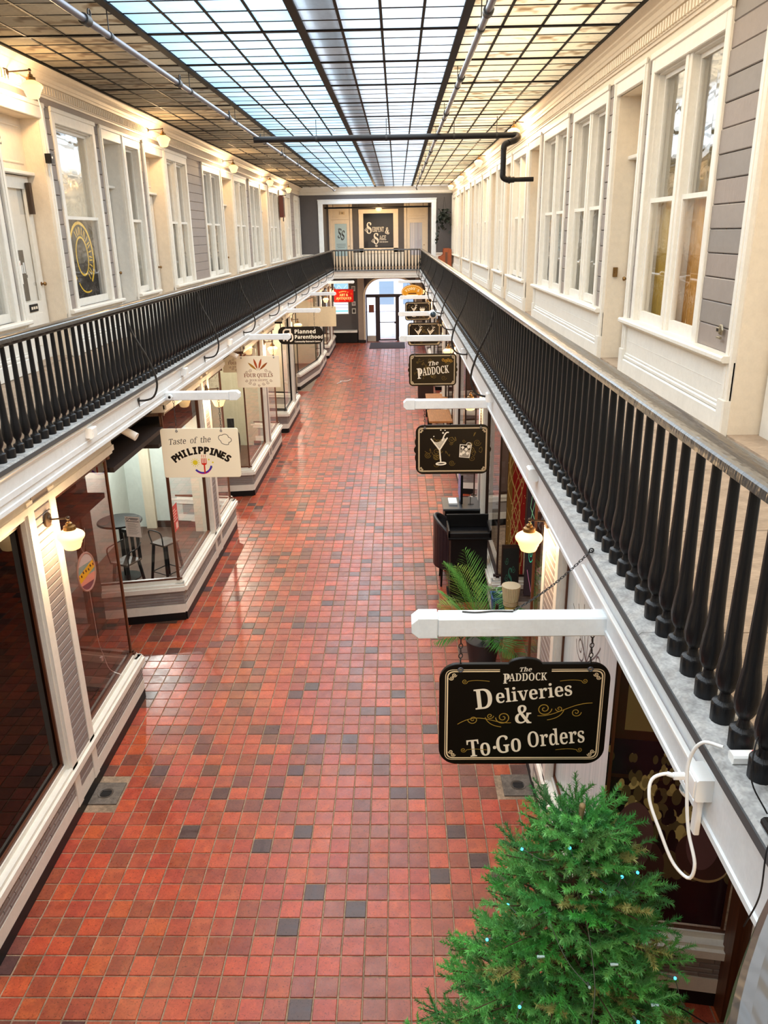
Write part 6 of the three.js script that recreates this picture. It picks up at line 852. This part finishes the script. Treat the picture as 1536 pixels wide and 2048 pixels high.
  // quill shop: dark stand seen through the corner pane
  const bs = thing('book_stand', 'dark barrel-shaped display stand inside the quill shop window', 'stand', [-3.85, 0, -17.6]); part('body', lathe([[0.001, 0.66], [0.12, 0.66], [0.17, 0.9], [0.18, 1.1], [0.17, 1.3], [0.14, 1.36], [0.001, 1.36]], 18), M.black, bs); part('leg', [rod([0, 0.02, 0], [0, 0.68, 0], 0.04)], M.darkWood, bs); part('card', rbx(-0.09, 0.07, 1.36, 1.66, -0.01, 0.01, 0.004), M.black, bs); part('foot', lathe([[0.001, 0.05], [0.2, 0.02], [0.2, 0]], 16), M.black, bs);
}
// quill shop window boards hanging inside
[[-3.75, -18.6, 'reversed cream quill board seen through the front pane'], [-4.2, -20.6, 'second cream quill board deeper in the quill shop']].forEach(([x, z, l]) => sign('window_board', l, x - 0.4, x + 0.4, 2.55, 3.1, z, rrect(0.8, 0.55, 0.01), creamBoard, tQ, { noChain: true }));

// ================================================================ upper gallery small things
{
  const D = 0.25, X = XL;
  const n22 = print(128, 96, (x, w, h) => { x.clearRect(0, 0, w, h); x.fillStyle = '#1b1511'; text(x, '22', w / 2, h / 2, 84); });
  const nf = face(0.24, 0.18); nf.rotateY(Math.PI / 2); nf.translate(X - D + 0.012, 6.8, -10.86); solo('door_number', nf, new THREE.MeshStandardMaterial({ map: n22, transparent: true, roughness: 0.5 }), 'black number 22 above the nearest left gallery door', 'number', null, true);
  const wt = print(160, 220, (x, w, h) => { x.fillStyle = '#f3efe6'; x.fillRect(0, 0, w, h); x.fillStyle = '#d8331f'; text(x, 'WARNING', w / 2, 34, 30, 'sans-serif'); x.fillStyle = '#222'; x.beginPath(); x.arc(w / 2, 95, 20, 0, 7); x.fill(); for (let k = 0; k < 3; k++) x.fillRect(30, 140 + k * 22, 100, 9); });
  const wfz = face(0.22, 0.3); wfz.rotateY(Math.PI / 2); wfz.translate(X - D + 0.006 - 0.02 + 0.02, 5.18, -10.83); solo('warning_notice', wfz, mat(0xffffff, 0.7, { map: wt }), 'white warning notice on the glass of door 22', 'notice', null, true);
  const dp = thing('door_plate', 'small black name plate on door 22', 'plate', [X - D + 0.006, 4.70, -11.12]); part('plate', rbx(0, 0.012, -0.05, 0.05, -0.12, 0.12, 0.003), M.black, dp); part('lettering', [-0.07, 0, 0.07].map((z) => bx(0.012, 0.0135, -0.018, 0.018, z - 0.025, z + 0.025)), M.cream, dp);
  // two red and white bottles on a black shelf behind the glass of door 22
  const sh = thing('door_shelf', 'black shelf unit behind the glass of door 22', 'shelf', [X - D - 0.045, 4.8, -10.98]); part('back', bx(-0.012, 0, 0, 0.66, -0.2, 0.2), M.black, sh); part('rail', [bx(-0.005, 0.012, 0.3, 0.34, -0.2, 0.2)], M.iron, sh); part('book', [-0.15, -0.09, -0.03, 0.03, 0.09, 0.15].map((z, k) => bx(0, 0.006, 0.36, 0.5 - 0.03 * (k % 2), z - 0.018, z + 0.018)), M.whiteCool, sh);
  // gold ring lettering on the left window
  const gt = print(512, 640, (x, w, h) => { x.clearRect(0, 0, w, h); x.strokeStyle = x.fillStyle = '#f0c417'; x.lineWidth = 26; x.beginPath(); x.ellipse(256, 300, 232, 278, 0, 2.4, 7.2); x.stroke(); x.lineWidth = 18; x.beginPath(); x.ellipse(256, 300, 120, 160, 0, 0, 7); x.stroke(); x.lineWidth = 11; for (let k = 0; k < 17; k++) { const a = -0.5 + k * 0.19, c = k % 3; x.beginPath(); x.moveTo(256 + 142 * Math.sin(a), 300 - 180 * Math.cos(a)); x.lineTo(256 + 205 * Math.sin(a + 0.05 * (c - 1)), 300 - 245 * Math.cos(a + 0.05 * (c - 1))); x.stroke(); } x.lineWidth = 14; x.beginPath(); x.moveTo(120, 520); x.quadraticCurveTo(200, 640, 360, 600); x.stroke(); });
  const gf = face(1.0, 1.12); gf.rotateY(Math.PI / 2); gf.translate(X - 0.102, 5.3, -12.78); const gl = solo('window_lettering', gf, new THREE.MeshStandardMaterial({ map: gt, transparent: true, roughness: 0.35 }), 'gold ring lettering on the left gallery window', 'lettering', null, true);
  const hb = thing('horn_box', 'small black alarm box with conduit beside door 22', 'alarm', [X + 0.09, 6.62, -11.52]); part('box', rbx(-0.02, 0.07, -0.06, 0.06, -0.05, 0.05, 0.006), M.black, hb); part('lens', rod([0.06, 0.01, 0.02], [0.075, 0.01, 0.02], 0.016), M.plastic, hb); part('conduit', [tube([[0.02, 0.06, 0], [0.02, 0.4, 0.02], [0.03, 0.7, 0.1], [0.03, 0.85, 0.3], [0.04, 0.9, 0.62]], 0.009, 24, 6), tube([[0.02, -0.06, 0], [0.02, -0.25, 0]], 0.005, 4, 5)], M.white, hb);
  const bell = thing('door_closer', 'dark vertical door closer at the top of door 22', 'door closer', [X - D + 0.04, 6.12, -11.46]); part('body', rbx(-0.03, 0.04, -0.2, 0.2, -0.03, 0.03, 0.012), M.bronze, bell);
  const rc = thing('red_cabinet', 'narrow dark red cabinet hung on the far left gallery wall', 'cabinet', [X + 0.15, 6.72, -33.9]); part('body', rbx(-0.07, 0.1, -0.45, 0.35, -0.22, 0.22, 0.01), mat(lin(0.13, 0.02, 0.015), 0.4), rc); part('front', rbx(0.1, 0.115, -0.4, 0.3, -0.18, 0.18, 0.006), M.darkWood, rc); part('bracket', [rbx(-0.07, 0.2, 0.36, 0.39, -0.02, 0.02, 0.005), rod([0.05, -0.45, 0], [0.05, -0.6, 0.05], 0.02)], M.iron, rc);
  // latch and bell on the right wall
  const la = thing('wall_latch', 'old brass latch plate beside the nearest right window', 'latch', [XR - 0.03, 4.80, -6.72]); part('plate', [lathe([[0.001, 0.012], [0.04, 0.01], [0.05, 0]], 6).rotateZ(Math.PI / 2), rbx(-0.03, -0.012, -0.02, 0.02, -0.03, 0.03, 0.004), rbx(-0.02, 0, -0.075, -0.055, -0.035, 0.035, 0.004)], mat(lin(0.28, 0.24, 0.17), 0.45, { metalness: 0.6 }), la); part('slot', bx(-0.031, -0.03, -0.01, 0.01, -0.02, 0.02), M.black, la);
  const lb = thing('door_latch', 'brass latch on the second right gallery door jamb', 'latch', [XR + 0.1, 5.08, -10.69]); part('plate', [rbx(-0.03, 0.03, -0.06, 0.06, 0, 0.02, 0.005), rod([0, 0, 0.02], [0, 0, 0.06], 0.018)], M.brass, lb);
  // pew and hanging plant at the far right corner
  const pw = thing('church_pew', 'orange brown wooden pew end at the far right corner', 'pew', [2.30, GY, -39.9]); const pe = prism([[-0.28, 0], [0.30, 0], [0.30, 0.85], [0.24, 0.90], [-0.02, 0.90], [-0.05, 0.84], [-0.05, 0.62], [-0.14, 0.55], [-0.26, 0.52], [-0.28, 0.44]], 0.06, 0.006); part('near_end', pe, M.pew, pw); part('far_end', pe.clone().translate(0, 0, -1.2), M.pew, pw); part('seat', rbx(-0.24, 0.2, 0.40, 0.44, -1.2, 0.02, 0.008), M.pew, pw); part('backrest', rbx(0.2, 0.25, 0.42, 0.86, -1.2, 0.02, 0.008), M.pew, pw); part('inset', rbx(0.0, 0.12, 0.1, 0.74, 0.055, 0.07, 0.004), M.brownWood, pw);
  const pl = thing('hanging_plant', 'dark trailing plant in the far right corner above the pew', 'plant', [2.27, 6.3, -40.55]), r = rng(17), leafM = mat(lin(0.008, 0.016, 0.012), 0.5, { side: THREE.DoubleSide }); part('pot', lathe([[0.001, -0.14], [0.1, -0.14], [0.15, 0.05], [0.16, 0.07], [0.14, 0.07], [0.001, 0.05]], 16), mat(lin(0.03, 0.02, 0.015), 0.6), pl); part('hanger', [0, 2.1, 4.2].map((a) => rod([0.15 * Math.cos(a), 0.06, 0.15 * Math.sin(a)], [0, 0.9, 0], 0.005)), M.black, pl);
  const vines = []; for (let k = 0; k < 9; k++) { const a = k * 0.9 + r(), L = k < 3 ? 1.3 - k * 0.2 : 0.35 + 0.4 * r(), sp = k < 3 ? 0.42 : 0.3; vines.push([[0, 0.08, 0], [sp * 0.6 * Math.cos(a), 0.16, sp * 0.6 * Math.sin(a)], [sp * Math.cos(a), -L * 0.4, sp * Math.sin(a)], [sp * 1.1 * Math.cos(a + 0.2), -L, sp * 1.1 * Math.sin(a)]]); }
  for (const v of vines.slice(0, 3)) { v[2][0] = -0.30; v[3][0] = -0.36; v[1][0] = -0.2; }
  part('vine', vines.map((v) => tube(v, 0.006, 16, 5)), leafM, pl);
  const lf = (p, s, a, b) => { const g = new THREE.BufferGeometry(); const q = [[0, 0, 0], [s * 0.5, 0.02, s * 0.3], [0, 0, s], [-s * 0.5, 0.02, s * 0.3]]; const idx = [0, 1, 2, 0, 2, 3], pos = []; idx.forEach((i) => pos.push(...q[i])); g.setAttribute('position', new THREE.Float32BufferAttribute(pos, 3)); g.setAttribute('uv', new THREE.Float32BufferAttribute(new Float32Array(12), 2)); g.computeVertexNormals(); g.rotateX(b); g.rotateY(a); g.translate(...p); return g; };
  for (let k = 0; k < 120; k++) { let p; if (k < 70) { const a = r() * 6.283, q = 0.32 * Math.sqrt(r()); p = [q * Math.cos(a), 0.05 + 0.55 * r() - 0.2, q * Math.sin(a)]; } else { const v = new THREE.CatmullRomCurve3(vines[k % 9].map((a) => V(...a))).getPoint(0.3 + 0.7 * r()); p = [v.x, v.y, v.z]; } part('leaf', lf(p, 0.14 + 0.08 * r(), r() * 6.283, 0.3 + r()), leafM, pl); }
}
renderer.render(scene, camera);
